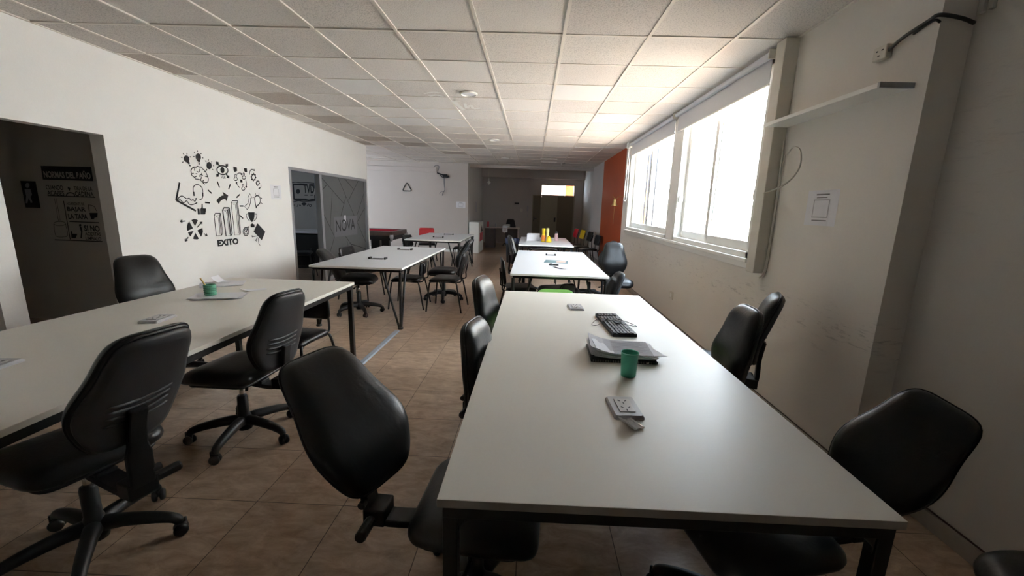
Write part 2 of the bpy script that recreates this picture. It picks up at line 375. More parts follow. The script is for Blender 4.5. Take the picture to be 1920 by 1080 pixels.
h = bmesh.new(); box(h, .03, .06, YF-.01, YF+.02, .92, 1.12); tube(h, [(.045, YF-.02, 1.05), (.045, YF-.06, 1.05), (.16, YF-.06, 1.05)], .011, 8)
obj('door_handle', h, M['steel_black'], dr)
obj('door_lock', B((.86, .93, YF+.0, YF+.03, .93, 1.10)), M['steel_black'], dr)
struct('window_3', B((.33, 1.62, YF+.05, YF+.055, 1.99, 2.37)), M['glass'])
struct('exterior_wall_hall', B((-.6, 1.05, 19.2, 19.3, 0, 3.6)), M['cream_out'])
struct('exterior_wall_hall_orange', B((1.40, 1.75, 18.6, 18.75, 0, 3.6), ), M['orange_out'])
struct('exterior_wall_hall_side', B((1.75, 3.0, 18.8, 18.9, 0, 3.6), (1.05, 1.40, 19.2, 19.3, 0, 3.6)), M['cream_out'])

struct('added_shade_slab', B((-1.5, 3.6, YF+.3, 20.5, 3.3, 3.4)), M['concrete'])  # unseen slab added to shade the walls behind the transom
# windows in the right wall
def window(n, y0, y1, ym):
    """two sliding leaves between y0 and y1 that meet at ym"""
    X = XR
    fr = B((X-.03, X+.10, y0, y0+.05, WZ0, WZ1), (X-.03, X+.10, y1-.05, y1, WZ0, WZ1), (X-.03, X+.10, y0, y1, WZ0, WZ0+.05), (X-.03, X+.10, y0, y1, WZ1-.05, WZ1))
    wn = struct('window_%d' % n, fr, M['alu_white'], bevel=.004)
    for k, (a, b, dx) in enumerate(((y0+.05, ym+.04, .02), (ym-.04, y1-.05, .055))):
        s = .07
        lf = B((X+dx, X+dx+.03, a, a+s, WZ0+.05, WZ1-.05), (X+dx, X+dx+.03, b-s, b, WZ0+.05, WZ1-.05), (X+dx, X+dx+.03, a+s, b-s, WZ0+.05, WZ0+.05+s*1.2), (X+dx, X+dx+.03, a+s, b-s, WZ1-.05-s, WZ1-.05))
        le = obj('sliding_leaf', lf, M['alu_white'], wn, bevel=.003)
        obj('glass_pane', B((X+dx+.012, X+dx+.017, a+s, b-s, WZ0+.11, WZ1-.1)), M['glass'], le)
    for yy in (y0+.075, y1-.08):
        obj('latch', B((X-.018, X+.03, yy-.015, yy+.015, 1.62, 1.70)), M['white'], wn, bevel=.004)
    return wn
window(1, W0, 5.48, 4.55)
window(2, 5.74, W1, 6.95)
struct('trim_4', B((XR-.03, XR+.10, 5.48, 5.74, WZ0, CZ), (XR-.06, XR+.05, W0-.02, W1+.02, WZ0-.035, WZ0), (XR-.035, XR+.02, W0-.03, W0, WZ0-.03, CZ), (XR-.035, XR+.02, W1, W1+.03, WZ0-.03, CZ), (XR-.025, XR+.01, W0-.02, W1+.02, WZ0-.09, WZ0-.035)), M['alu_white'], bevel=.005)
# outside
struct('exterior_wall', B((5.4, 5.6, -3, 34, -1, 4.9)), M['cream_out'])
struct('exterior_pilaster', B((5.1, 5.4, 13.4, 14.2, -1, 4.9), (5.1, 5.4, 20.0, 21.0, -1, 4.9)), M['ochre_out'])
struct('exterior_ground', B((2.1, 12, -8, 30, -.9, -.8)), M['concrete'])
bm = bmesh.new()
for k in range(5):
    y = 17.6+k*.33
    tube(bm, [(5.0, y, -.8), (5.0, y+.12*math.sin(k*2), 1.5), (5.0, y+.05, 4.6)], .035, 6)
struct('exterior_cables', bm, M['ink'])

# trunking beside the window
tr = thing('cable_trunking', 'tall cream plastic cable duct between the window and the white wall shelf', 'cable duct', (XR, 3.34, 1.04))
obj('duct', B((-.10, 0, -.06, .06, 0, CZ-1.04-.006)), M['trunk'], tr, bevel=.004)
bm = bmesh.new(); tube(bm, smooth_path([(-.02, -.075, 1.0), (-.012, -.078, .6), (-.012, -.074, .2), (-.02, -.07, .02), (-.03, -.03, -.04)]), .006, 6)
tube(bm, smooth_path([(-.012, -.095, .9), (-.012, -.09, .4), (-.012, -.08, .05), (-.02, -.05, -.03)]), .005, 6)
obj('wire', bm, M['trunk'], tr, smooth=True)
bm = bmesh.new()
tube(bm, smooth_path([on(1476, 290, 0, XR-.02), on(1487, 276, 0, XR-.06), on(1500, 282, 0, XR-.07), on(1500, 310, 0, XR-.07), on(1484, 335, 0, XR-.06), on(1460, 352, 0, XR-.10), on(1432, 362, 0, XR-.13)]), .006, 8)
tag(obj('loose_cable', bm, M['trunk'], smooth=True), 'loose pale cable curling out of the duct beside the window', 'cable')

# blinds
def blind(y0, y1, zb, label):
    t = thing('roller_blind', label, 'roller blind', (XR-.075, (y0+y1)/2, 2.705), 0, 'grey roller blinds over the windows')
    L_ = (y1-y0)/2
    bm = lathe(bmesh.new(), [(0, -L_), (.026, -L_), (.026, L_), (0, L_)], 20, M=Matrix.Rotation(-PI/2, 4, 'X'))
    obj('roller', bm, M['blind'], t, smooth=False)
    obj('fabric', B((.019, .022, -L_+.03, L_-.03, zb-2.705, 0)), M['blind'], t)
    obj('bottom_bar', B((.012, .028, -L_+.03, L_-.03, zb-2.715, zb-2.70)), M['white'], t, bevel=.003)
    for s in (-1, 1):
        bm = B((-.03, .04, s*L_-.008, s*L_+.008, -.035, .035))
        obj('bracket', bm, M['trunk'], t, bevel=.004)
    return t
blind(3.49, 5.63, 2.50, 'grey roller blind over the near window')
t2 = blind(5.69, 8.12, 2.50, 'grey roller blind over the far window, beside the orange wall')
bm = bmesh.new(); tube(bm, smooth_path([(-.03, 1.24, 0), (-.035, 1.26, -.5), (-.05, 1.24, -.98), (-.05, 1.19, -1.03), (-.03, 1.14, -.98), (-.02, 1.17, -.5), (-.02, 1.2, 0)], 6), .006, 6)
obj('pull_chain', bm, M['white'], t2, smooth=True)
obj('motor_box', B((-.05, .03, 1.24, 1.36, -.06, .04)), M['white'], t2, bevel=.005)

# wall shelf
s = thing('wall_shelf', 'narrow white shelf fixed high on the right wall', 'shelf', (XR, 2.78, 2.15))
obj('board', B((-.17, 0, -.52, .52, -.012, .012)), M['white'], s, bevel=.002)
obj('end_cap', B((-.17, 0, -.535, -.5205, -.013, .013)), M['alu'], s)
# socket with black cable
s = thing('wall_socket', 'white socket box high on the right wall, black cable running out of it', 'socket', (XR, 2.47, 2.37))
obj('socket_box', B((-.035, 0, -.045, .045, -.035, .035)), M['trunk'], s, bevel=.006)
for yy, zz in ((-.02, .01), (.015, .01), (0, -.015)): obj('slot', B((-.037, -.0345, yy-.006, yy+.006, zz-.003, zz+.003)), M['ink'], s)
bm = bmesh.new()
tube(bm, smooth_path([(XR-.02, 2.43, 2.37), (XR-.025, 2.34, 2.40), (XR-.02, 2.22, 2.425), (XR-.02, 2.165, 2.43), (XR+.07, 2.155, 2.415), (XR+.135, 2.155, 2.395)]), .009, 8)
tube(bm, smooth_path([(XR-.012, 2.30, 2.40), (XR-.014, 2.2, 2.42), (XR-.012, 2.165, 2.40)]), .006, 6)
tag(obj('black_cable', bm, M['steel_black'], smooth=True), 'black cable running from the high wall socket round the wall corner', 'cable')
bm = B((XN-.02, XN, 2.13, 2.15, 2.43, CZ-.006), (XN-.02, XN, 2.09, 2.11, 2.43, CZ-.006))  # grey strips imitate the dark shadows high in this corner
tag(obj('corner_shadow_strip', bm, M['wall_grey'], bevel=.003), 'pair of thin grey strips standing in for dark shadows in the near right corner', 'shadow strip')
s = tag(obj('light_switch', B((XR-.012, XR, 5.28, 5.40, .37, .47)), M['trunk'], bevel=.004), 'small cream socket plate low on the right wall below the window', 'socket')
obj('rocker', B((XR-.016, XR-.011, 5.315, 5.365, .395, .445)), M['white'], s, bevel=.002)

# ------------------------------------------------------------------ lettering and flat marks on walls
def text_mesh(body, size, bold=0, sx=1, spacing=1):
    c = bpy.data.curves.new('t', 'FONT'); c.body = body; c.size = size; c.align_x = 'LEFT'; c.offset = bold; c.space_character = spacing
    o = bpy.data.objects.new('t', c); col.objects.link(o)
    bpy.context.view_layer.update()
    me = bpy.data.meshes.new_from_object(o.evaluated_get(bpy.context.evaluated_depsgraph_get()))
    bpy.data.objects.remove(o); bpy.data.curves.remove(c)
    return me
def lettering(name, body, m, parent, o, u, v, size_w, size_h, bold=.0):
    """text fitted to a box: o lower left corner, u and v unit directions"""
    me = text_mesh(body, 1, bold)
    xs = [a.co.x for a in me.vertices]; ys = [a.co.y for a in me.vertices]
    x0, x1, y0, y1 = min(xs), max(xs), min(ys), max(ys)
    for a in me.vertices:
        p = o + u*((a.co.x-x0)/(x1-x0)*size_w) + v*((a.co.y-y0)/(y1-y0)*size_h)
        a.co = p
    me.materials.append(m); me.name = name
    return place(name, me, parent)
class Draw:
    """draws flat stickers on a wall plane; pts are in a crop's pixels"""
    def __init__(s, axis, val, ox, oy, sc_): s.a, s.v, s.ox, s.oy, s.s = axis, val, ox, oy, sc_
    def p(s, q): return on(s.ox+q[0]/s.s, s.oy+q[1]/s.s, s.a, s.v)
    def n(s): return Vector([1 if k == s.a else 0 for k in range(3)])
    def line(s, bm, pts, wd, closed=False, sm=0):
        P = [s.p(q) for q in pts]
        if sm: P = smooth_path(P, sm, closed)
        if closed: P = P + [P[0]]
        n = s.n(); L = []
        for i, p in enumerate(P):
            if closed and i in (0, len(P)-1): t = P[1]-P[-2]
            else: t = P[min(i+1, len(P)-1)]-P[max(i-1, 0)]
            t.normalize(); k = n.cross(t).normalized()*wd/2
            L.append((bm.verts.new(p+k), bm.verts.new(p-k)))
        for a, b in zip(L, L[1:]): bm.faces.new((a[0], b[0], b[1], a[1]))
    def fill(s, bm, pts, sm=0):
        P = [s.p(q) for q in pts]
        if sm: P = smooth_path(P, sm, True)
        bm.faces.new([bm.verts.new(p) for p in P])
    def ell(s, cx, cy, rx, ry, rot=0, a0=0, a1=360, n=20):
        r = math.radians(rot); out = []
        for k in range(n + (0 if a1-a0 == 360 else 1)):
            a = math.radians(a0+(a1-a0)*k/n); x, y = rx*math.cos(a), ry*math.sin(a)
            out.append((cx+x*math.cos(r)-y*math.sin(r), cy+x*math.sin(r)+y*math.cos(r)))
        return out
    def arrow(s, bm, a, b, wd, hd):
        s.line(bm, [a, b], wd)
        d_ = math.atan2(b[1]-a[1], b[0]-a[0])
        q = [(b[0]-hd*math.cos(d_+k), b[1]-hd*math.sin(d_+k)) for k in (.6, -.6)]
        s.line(bm, [q[0], b, q[1]], wd)

XD = XL+.003
mural = thing('wall_mural', 'black business doodle stickers with bulbs, arrows, bar chart and EXITO on the left wall', 'wall decal', (XL, 5.2, 1.4))
mural.location = (0, 0, 0)
c3 = Draw(0, XD, 320, 280, 9); c4 = Draw(0, XD, 320, 370, 10.8); c5 = Draw(0, XD, 390, 290, 9.817); c6 = Draw(0, XD, 390, 380, 10.8)
T1, T2, T3 = .010, .016, .026
def mk(name, f, m=None):
    bm = bmesh.new(); f(bm); return obj(name, bm, m or M['ink'], mural)
def bulbs(i):
    cx, cy, rx, ry, rot, base, rays = i
    def f(bm):
        c3.fill(bm, c3.ell(cx, cy, rx, ry, rot, n=24))
        for a, b in rays: c3.line(bm, [a, b], T1)
        c3.fill(bm, base[:4]); c3.line(bm, [base[4], base[5]], T2)
    mk('light_bulb', f)
bulbs((268, 160, 48, 58, -20, [(250, 200), (300, 180), (328, 235), (305, 252), (315, 260), (335, 285)], [((175, 132), (198, 140)), ((208, 65), (225, 92)), ((278, 62), (272, 88)), ((322, 132), (343, 124)), ((194, 222), (215, 210))]))
bulbs((466, 130, 46, 62, -10, [(440, 180), (505, 170), (494, 215), (468, 215), (482, 222), (480, 258)], [((378, 122), (403, 124)), ((395, 42), (412, 68)), ((452, 20), (458, 48)), ((505, 80), (520, 66)), ((530, 142), (552, 146))]))
bulbs((650, 275, 44, 62, -5, [(612, 290), (690, 300), (660, 335), (612, 325), (612, 335), (602, 358)], [((582, 190), (602, 214)), ((640, 166), (638, 192)), ((688, 220), (698, 204)), ((714, 278), (732, 277)), ((703, 333), (718, 350))]))
def brain(bm):
    c3.line(bm, [(350, 340), (385, 300), (430, 300), (450, 285), (490, 300), (520, 300), (545, 335), (580, 360), (600, 400), (620, 450), (636, 500), (625, 550), (590, 565), (560, 550), (530, 550), (505, 520), (460, 505), (420, 500), (400, 470), (360, 440), (350, 400), (345, 370)], T1, True, 3)
    for q in ([(385, 300), (405, 330), (400, 360)], [(440, 370), (470, 385), (490, 355), (480, 330)], [(490, 465), (500, 430), (545, 440)], [(520, 400), (525, 440)], [(560, 380), (585, 378)], [(580, 455), (625, 465)], [(420, 412), (450, 414)], [(395, 480), (440, 450)], [(500, 520), (520, 480), (510, 460)], [(360, 410), (390, 405)], [(540, 540), (560, 515)]): c3.line(bm, q, T1, sm=3)
    c3.fill(bm, [(535, 560), (560, 560), (580, 612)])
mk('brain', brain)
def headset(bm):
    c3.line(bm, [(382, 720), (380, 650), (405, 610), (450, 595), (500, 615), (535, 660), (545, 720)], T1, sm=4)
    c3.fill(bm, [(375, 716), (400, 716), (406, 785), (384, 788)]); c3.fill(bm, [(530, 722), (552, 725), (554, 790), (532, 792)])
    c3.line(bm, [(545, 790), (530, 830), (495, 848)], T1, sm=4); c3.fill(bm, c3.ell(495, 846, 9, 8))
mk('headset', headset)
def axes(bm):
    c3.line(bm, [(150, 560), (92, 858)], .022); c3.line(bm, [(92, 858), (425, 1038)], .022)
    for k in range(9):
        x, y = 145-k*5.5, 590+k*28; c3.line(bm, [(x-8, y), (x+10, y+2)], T1)
    c3.line(bm, [(105, 850), (150, 805), (195, 788), (240, 815), (275, 835), (315, 825), (345, 862), (380, 850), (410, 880), (432, 825)], T1, sm=4)
    c3.line(bm, [(105, 848), (150, 840), (185, 875), (225, 900), (270, 870), (315, 925), (370, 932), (440, 905)], T1, sm=4)
    c3.arrow(bm, (422, 850), (434, 824), T1, 18); c3.arrow(bm, (425, 915), (446, 898), T1, 18)
mk('line_chart', axes)
def thumb(bm):
    c4.fill(bm, [(540, 228), (582, 228), (594, 345), (552, 350)])
    c4.fill(bm, [(605, 345), (604, 235), (625, 200), (628, 128), (648, 130), (655, 222), (715, 225), (712, 290), (700, 345)])
mk('thumbs_up', thumb)
def wheel(bm):
    c = (490, 645)
    for poly in ([(375, 487), (455, 628), (335, 682)], [(420, 460), (495, 582), (552, 468)], [(540, 668), (642, 620), (615, 800)], [(500, 718), (455, 838), (572, 838)], [(465, 680), (350, 705), (405, 790)]):
        a, b, d_ = poly
        if poly[0] == (375, 487): poly = [(375, 487), (455, 628), (335, 682), (328, 600), (345, 540)]
        if poly[0] == (420, 460): poly = [(420, 460), (495, 582), (552, 468), (520, 445), (470, 438)]
        if poly[0] == (540, 668): poly = [(540, 668), (642, 620), (655, 690), (640, 755), (615, 800)]
        if poly[0] == (500, 718): poly = [(500, 718), (455, 838), (480, 850), (540, 852), (572, 838)]
        if poly[0] == (465, 680): poly = [(465, 680), (350, 705), (370, 755), (405, 790)]
        c4.fill(bm, poly)
    for a, b in (((302, 480), (195, 488)), ((535, 608), (640, 500)), ((672, 735), (742, 775)), ((355, 808), (295, 890))): c4.arrow(bm, a, b, .012, 50)
mk('segmented_wheel', wheel)
def eye(bm):
    c5.line(bm, c5.ell(266, 285, 102, 80, 12, n=28), T2, True); c5.fill(bm, c5.ell(266, 283, 38, 58, -6, n=24))
    for a, b in (((212, 205), (155, 140)), ((325, 220), (365, 180)), ((205, 342), (160, 400)), ((335, 360), (385, 425))): c5.arrow(bm, a, b, .020, 42)
mk('eye', eye)
for q_ in ([(465, 222), (528, 230), (538, 300), (490, 318), (472, 290)], [(662, 248), (715, 254), (722, 322), (680, 322), (668, 300)], [(588, 455), (630, 462), (638, 512), (600, 515)]): mk('document_icon', lambda bm, q=q_: c5.fill(bm, q))

def flow(bm):
    for cx, cy in ((510, 420), (660, 395), (648, 598)):
        c5.line(bm, [(cx-18, cy+5), (cx-12, cy-20), (cx-16, cy-45), (cx, cy-60), (cx+14, cy-42), (cx+8, cy-18), (cx+20, cy+5), (cx+34, cy+25), (cx+20, cy+52), (cx-10, cy+56), (cx-30, cy+38), (cx-28, cy+15)], T1, True, 2)
    c5.line(bm, [(530, 365), (560, 342), (600, 340), (618, 352)], T1, sm=3); c5.arrow(bm, (612, 340), (618, 370), T2, 24)
    c5.line(bm, [(695, 475), (712, 530), (705, 590)], T1, sm=3); c5.arrow(bm, (708, 570), (700, 602), T2, 24)
    c5.line(bm, [(588, 608), (550, 570), (522, 512)], T1, sm=3); c5.arrow(bm, (532, 535), (518, 505), T2, 24)
mk('people_cycle', flow)
def gear(d, bm, cx, cy, rx, ry, n, hole):
    out = []
    for k in range(n*4):
        a = 2*PI*k/(n*4); r = 1.0 if (k % 4) in (0, 1) else .78; out.append((cx+rx*r*math.cos(a), cy+ry*r*math.sin(a)))
    inn = [(cx+rx*hole*math.cos(2*PI*k/(n*4)), cy+ry*hole*math.sin(2*PI*k/(n*4))) for k in range(n*4)]
    A = [bm.verts.new(d.p(q)) for q in out]; Bv = [bm.verts.new(d.p(q)) for q in inn]
    for k in range(n*4): bm.faces.new((A[k], A[(k+1) % (n*4)], Bv[(k+1) % (n*4)], Bv[k]))
def gears(bm):
    gear(c5, bm, 838, 415, 52, 80, 8, .50); gear(c5, bm, 917, 524, 40, 56, 8, .48)
    c5.line(bm, [(765, 370), (775, 300), (810, 270), (850, 290)], T1, sm=4); c5.arrow(bm, (845, 262), (852, 300), T1, 26)
    c5.line(bm, [(975, 550), (972, 600), (935, 622)], T1, sm=4); c5.arrow(bm, (955, 612), (930, 622), T1, 26)
mk('gears', gears)
for dd in ((c5, (172, 495), (212, 605)), (c5, (410, 545), (380, 640)), (c5, (0, 650), (68, 712)), (c5, (585, 732), (525, 790)), (c5, (585, 946), (652, 946)), (c6, (640, 252), (712, 322)), (c4, (695, 105), (795, 112))): mk('dash_mark', lambda bm, q=dd: q[0].line(bm, [q[1], q[2]], .018))
def barrow(bm):
    c5.fill(bm, [(157, 840), (200, 790), (255, 755), (290, 748), (268, 682), (372, 752), (340, 860), (318, 812), (270, 825), (225, 860), (200, 912)])
mk('bold_arrow', barrow)
def uparrow(bm):
    c5.line(bm, [(672, 955), (735, 895), (758, 800), (732, 790), (772, 718), (812, 800), (785, 798), (782, 880), (760, 960), (720, 1010)], T1, True)
mk('outline_arrow', uparrow)
def bulb2(bm):
    c5.line(bm, [(880, 935), (865, 850), (862, 790), (895, 755), (940, 768), (965, 820), (955, 890), (900, 945)], T2, True, 3)
    c5.fill(bm, [(875, 940), (905, 945), (897, 985), (880, 985)])
    for a, b in (((868, 702), (880, 735)), ((940, 710), (935, 740)), ((975, 805), (992, 797)), ((975, 885), (1000, 903)), ((822, 778), (842, 792))): c5.line(bm, [a, b], T1)
mk('outline_bulb', bulb2)
def bars(bm):
    for (x0, x1, x2, yt, yf, xb0, xb1, xb2, yb, wd) in ((125, 232, 252, 215, 262, 168, 275, 297, 668, .010), (298, 400, 430, 102, 155, 368, 462, 490, 675, .016), (470, 580, 600, -38, 8, 540, 645, 662, 658, .010)):
        c6.line(bm, [(x0, yf), (x1, yf), (xb1, yb-6), (xb0, yb)], wd, True)
        c6.line(bm, [(x0, yf), (x0+25, yt), (x2, yt), (x1, yf)], wd); c6.line(bm, [(x2, yt), (xb2, yb-50), (xb1, yb-6)], wd)
        c6.line(bm, [(x1-28, yf+25), (xb1-28, yb-40)], .006); c6.line(bm, [((x0+x1)/2-12, yf+24), ((x0+x1)/2+12, yf+24)], .008)
mk('bar_chart', bars)
def trophy(bm):
    c6.fill(bm, [(808, 195), (945, 195), (940, 290), (925, 350), (890, 398), (850, 350), (820, 280)])
    c6.line(bm, [(808, 230), (780, 235), (790, 310), (845, 372)], T1, sm=3); c6.line(bm, [(945, 232), (988, 235), (975, 320), (930, 368)], T1, sm=3)
    c6.fill(bm, [(895, 412), (912, 432), (940, 440), (942, 498), (866, 500), (860, 440), (880, 432)])
mk('trophy', trophy)
def target(bm):
    for r in (1, .66): c6.line(bm, c6.ell(770, 585, 58*r, 84*r, n=24), .012, True)
    c6.fill(bm, c6.ell(770, 585, 16, 22, n=14)); c6.line(bm, [(775, 575), (822, 500)], .010); c6.fill(bm, c6.ell(822, 492, 12, 14))
mk('target', target)
def easel(bm):
    c6.fill(bm, [(1000, 415), (1162, 590), (1090, 762), (925, 590)])
    for q in ([(985, 675), (885, 688)], [(1000, 700), (965, 770)], [(1015, 710), (1030, 830), (1055, 868)], [(890, 660), (915, 715)], [(952, 750), (985, 782)]): c6.line(bm, q, T1)
mk('presentation_board', easel)
yv = Vector((0, 1, 0)); zv = Vector((0, 0, 1)); xv = Vector((1, 0, 0))
a = on(408.5, 462.5, 0, XD); b = on(447.5, 458, 0, XD); t_ = on(407.5, 450, 0, XD)
lettering('lettering', 'EXITO', M['ink'], mural, a, yv, zv, (b-a).y, (t_-a).z, .05)
a = on(414, 334.5, 0, XD); b = on(423.3, 333.5, 0, XD)
lettering('small_lettering', 'VER', M['ink_grey'], mural, a, yv, zv, (b-a).y, .035, .02)

def qr_sheet(label, o, u, v, wd, ht, nrm, name='notice_sheet'):
    """printed notice: header lines, framed block, footer (the code itself is left out)"""
    n = nrm
    def quad(bm, a0, a1, b0, b1, e):
        P = [o+u*a0+v*b0+n*e, o+u*a1+v*b0+n*e, o+u*a1+v*b1+n*e, o+u*a0+v*b1+n*e]; bm.faces.new([bm.verts.new(p) for p in P])
    bm = bmesh.new(); 
    for k in range(6):      # sheet with a slight wave away from the wall
        e0, e1 = .003+.0015*math.sin(k*.9), .003+.0015*math.sin((k+1)*.9)
        P = [o+u*wd*k/6+n*e0, o+u*wd*(k+1)/6+n*e1, o+u*wd*(k+1)/6+v*ht+n*e1, o+u*wd*k/6+v*ht+n*e0]
        bm.faces.new([bm.verts.new(p) for p in P])
    s_ = tag(obj(name, bm, M['paper']), label, 'notice')
    bm = bmesh.new(); quad(bm, wd*.30, wd*.72, ht*.86, ht*.90, .0050); quad(bm, wd*.32, wd*.66, ht*.78, ht*.805, .0050)
    quad(bm, wd*.26, wd*.74, ht*.13, ht*.16, .0050)
    obj('printed_lines', bm, M['ink_grey'], s_)
    bm = bmesh.new(); quad(bm, wd*.24, wd*.76, ht*.22, ht*.74, .0048)
    obj('printed_frame', bm, M['paper_grey'], s_)
    bm = bmesh.new(); quad(bm, wd*.27, wd*.73, ht*.25, ht*.71, .0051); quad(bm, wd*.40, wd*.62, ht*.04, ht*.10, .0051)
    obj('blank_panel', bm, M['paper'], s_)
    return s_
qr_sheet('white notice sheet stuck on the left wall between the doodles and the glass partition', Vector((XL, 6.10, 1.49)), yv, zv, .26, .21, xv)
qr_sheet('large white notice sheet stuck on the right wall below the shelf', Vector((XR, 2.91, 1.44)), -yv, zv, .29, .225, -xv)
qr_sheet('small white notice sheet on the far wall next to the dark hall opening', Vector((-2.42, YW, 1.40)), xv, zv, .29, .19, -yv)

# NORMAS DEL BANO decal inside the corridor
YD = 4.4-.003
cd = thing('rules_decal', 'black NORMAS DEL BAÑO bathroom rules sticker on the dim corridor wall', 'wall decal', (0, 0, 0))
n5 = Draw(1, YD, 60, 290, 6)
def lt(body, x0, y0, x1, y1, m=None, bold=.02, e=0, name='lettering'):
    a = on(60+x0/6, 290+y1/6, 1, YD-e); b = on(60+x1/6, 290+y1/6, 1, YD-e); t = on(60+x0/6, 290+y0/6, 1, YD-e)
    lettering(name, body, m or M['ink'], cd, Vector((a.x, YD-e, a.z)), xv, zv, (b-a).x, (t-a).z, bold)
bm = bmesh.new(); n5.fill(bm, [(97, 124), (665, 138), (690, 297), (122, 280)]); obj('header_band', bm, M['ink'], cd)
lt('NORMAS DEL BAÑO', 138, 168, 662, 258, M['wall_dark'], .035, .003)
lt('CUANDO', 162, 340, 352, 392); lt('ACABES', 176, 402, 365, 456); lt('TIRA DE LA', 475, 355, 680, 400); lt('CADENA', 488, 412, 695, 466)
lt('ACUERDATE DE', 388, 535, 590, 565); lt('BAJAR', 400, 585, 610, 648, bold=.03); lt('LA TAPA', 412, 665, 628, 722, bold=.03)
lt('SI NO', 592, 795, 765, 860, bold=.03); lt('ACIERTAS', 600, 872, 775, 910); lt('LIMPIALO', 608, 922, 780, 962)
def marks(bm):
    n5.line(bm, [(175, 460), (712, 480)], .010); n5.line(bm, [(355, 520), (430, 955)], .009); n5.line(bm, [(420, 752), (755, 766)], .010); n5.line(bm, [(255, 958), (792, 978)], .010)
    n5.line(bm, [(632, 560), (645, 640)], .008); n5.line(bm, [(645, 565), (700, 585), (725, 635)], .006, sm=4)
    n5.fill(bm, [(645, 655), (738, 655), (735, 700), (700, 712), (700, 726), (665, 726)])
    n5.fill(bm, n5.ell(542, 795, 13, 15)); n5.fill(bm, [(535, 812), (555, 812), (568, 860), (560, 940), (545, 940), (552, 870)])
    n5.fill(bm, [(435, 860), (450, 862), (455, 890), (510, 893), (500, 915), (490, 940), (445, 938)])
    n5.line(bm, [(385, 462), (400, 435), (435, 428), (470, 440), (480, 466)], .012, sm=4); n5.fill(bm, [(400, 362), (432, 375), (425, 410), (405, 385)])
obj('pictograms', (lambda b: (marks(b), b)[1])(bmesh.new()), M['ink'], cd)
def brush(bm):
    n5.line(bm, [(252, 490), (298, 745)], .004); n5.line(bm, [(272, 490), (318, 745)], .004)
    n5.line(bm, n5.ell(312, 775, 66, 24, n=24), .005, True); n5.line(bm, [(245, 780), (262, 900), (300, 925), (350, 925), (400, 905), (378, 780)], .005, sm=3)
obj('toilet_brush_drawing', (lambda b: (brush(b), b)[1])(bmesh.new()), M['ink'], cd)
# small dark poster on the recessed piece of corridor wall
YP = 4.62-.004
po = [on(38, 339, 1, YP), on(66, 341, 1, YP), on(73, 390, 1, YP), on(47, 389, 1, YP)]
x0_, x1_, z0_, z1_ = po[0].x, po[1].x, po[2].z, po[0].z
ps = tag(obj('poster', B((x0_, x1_, YP, YP+.003, z0_, z1_)), M['ink']), 'small dark poster with a pale standing figure on the corridor wall', 'poster')
bm = bmesh.new(); pd = Draw(1, YP-.002, 0, 200, 2.453)
pd.fill(bm, pd.ell(126, 362, 10, 12)); pd.fill(bm, [(112, 378), (140, 378), (148, 405), (140, 415), (150, 440), (142, 444), (132, 420), (126, 445), (118, 444), (120, 410)])
obj('figure_print', bm, M['paper_grey'], ps)

# ------------------------------------------------------------------ glass partition and the room behind
gp = thing('glass_partition', 'grey frosted glass partition with line pattern and NOVA sign, doorway at its left', 'partition', (XL, 6.6, 0))
obj('frame', B((-.09, .012, 0, .05, 0, 2.0), (-.09, .012, 3.02, 3.07, 0, 2.0), (-.09, .012, .05, 3.02, 1.95, 2.0), (-.09, .012, .93, 1.01, 0, 1.95), (-.09, .012, 1.01, 3.02, 0, .06)), M['alu'], gp, bevel=.003)
gl = obj('frosted_glass', B((-.045, -.035, 1.01, 3.02, .06, 1.95)), M['frost'], gp)
g1 = Draw(0, XL-.032, 530, 290, 1903/370)
def glines(bm):
    for a, b in (((355, 200), (590, 472)), ((425, 290), (362, 362)), ((478, 352), (460, 700)), ((535, 225), (690, 590)), ((600, 235), (685, 335)), ((728, 255), (635, 440)), ((610, 405), (560, 595)),
                 ((785, 370), (718, 580)), ((792, 512), (718, 650)), ((368, 515), (500, 790)), ((718, 650), (800, 840)), ((500, 795), (455, 950)), ((608, 790), (690, 905)), ((620, 830), (650, 950)), ((645, 858), (800, 905)), ((780, 270), (785, 370))):
        g1.line(bm, [a, b], .014)
bm = bmesh.new(); glines(bm)
for v in bm.verts: v.co -= Vector((XL, 6.6, 0))
obj('line_pattern', bm, M['ink'], gl)
bm = bmesh.new(); g1.fill(bm, [(495, 600), (718, 590), (720, 768), (502, 795)])
for v in bm.verts: v.co -= Vector((XL-.0012, 6.6, 0))
sg = obj('sign_panel', bm, M['frost_light'], gp)
def rel(o_, off=Vector((XL, 6.6, 0))):
    for v in o_.data.vertices: v.co -= off
a = on(530+518/5.143, 290+745/5.143, 0, XL-.028); b = on(530+700/5.143, 290+730/5.143, 0, XL-.028)
rel(lettering('lettering', 'NOVA', M['ink'], sg, Vector((XL-.028, a.y, a.z)), yv, zv, (b-a).y, .235, .002))
bm = bmesh.new(); g1.fill(bm, [(592, 585), (607, 583), (610, 655), (594, 657)])
for v in bm.verts: v.co -= Vector((XL-.003, 6.6, 0))
obj('tape_strip', bm, M['paper'], gp)

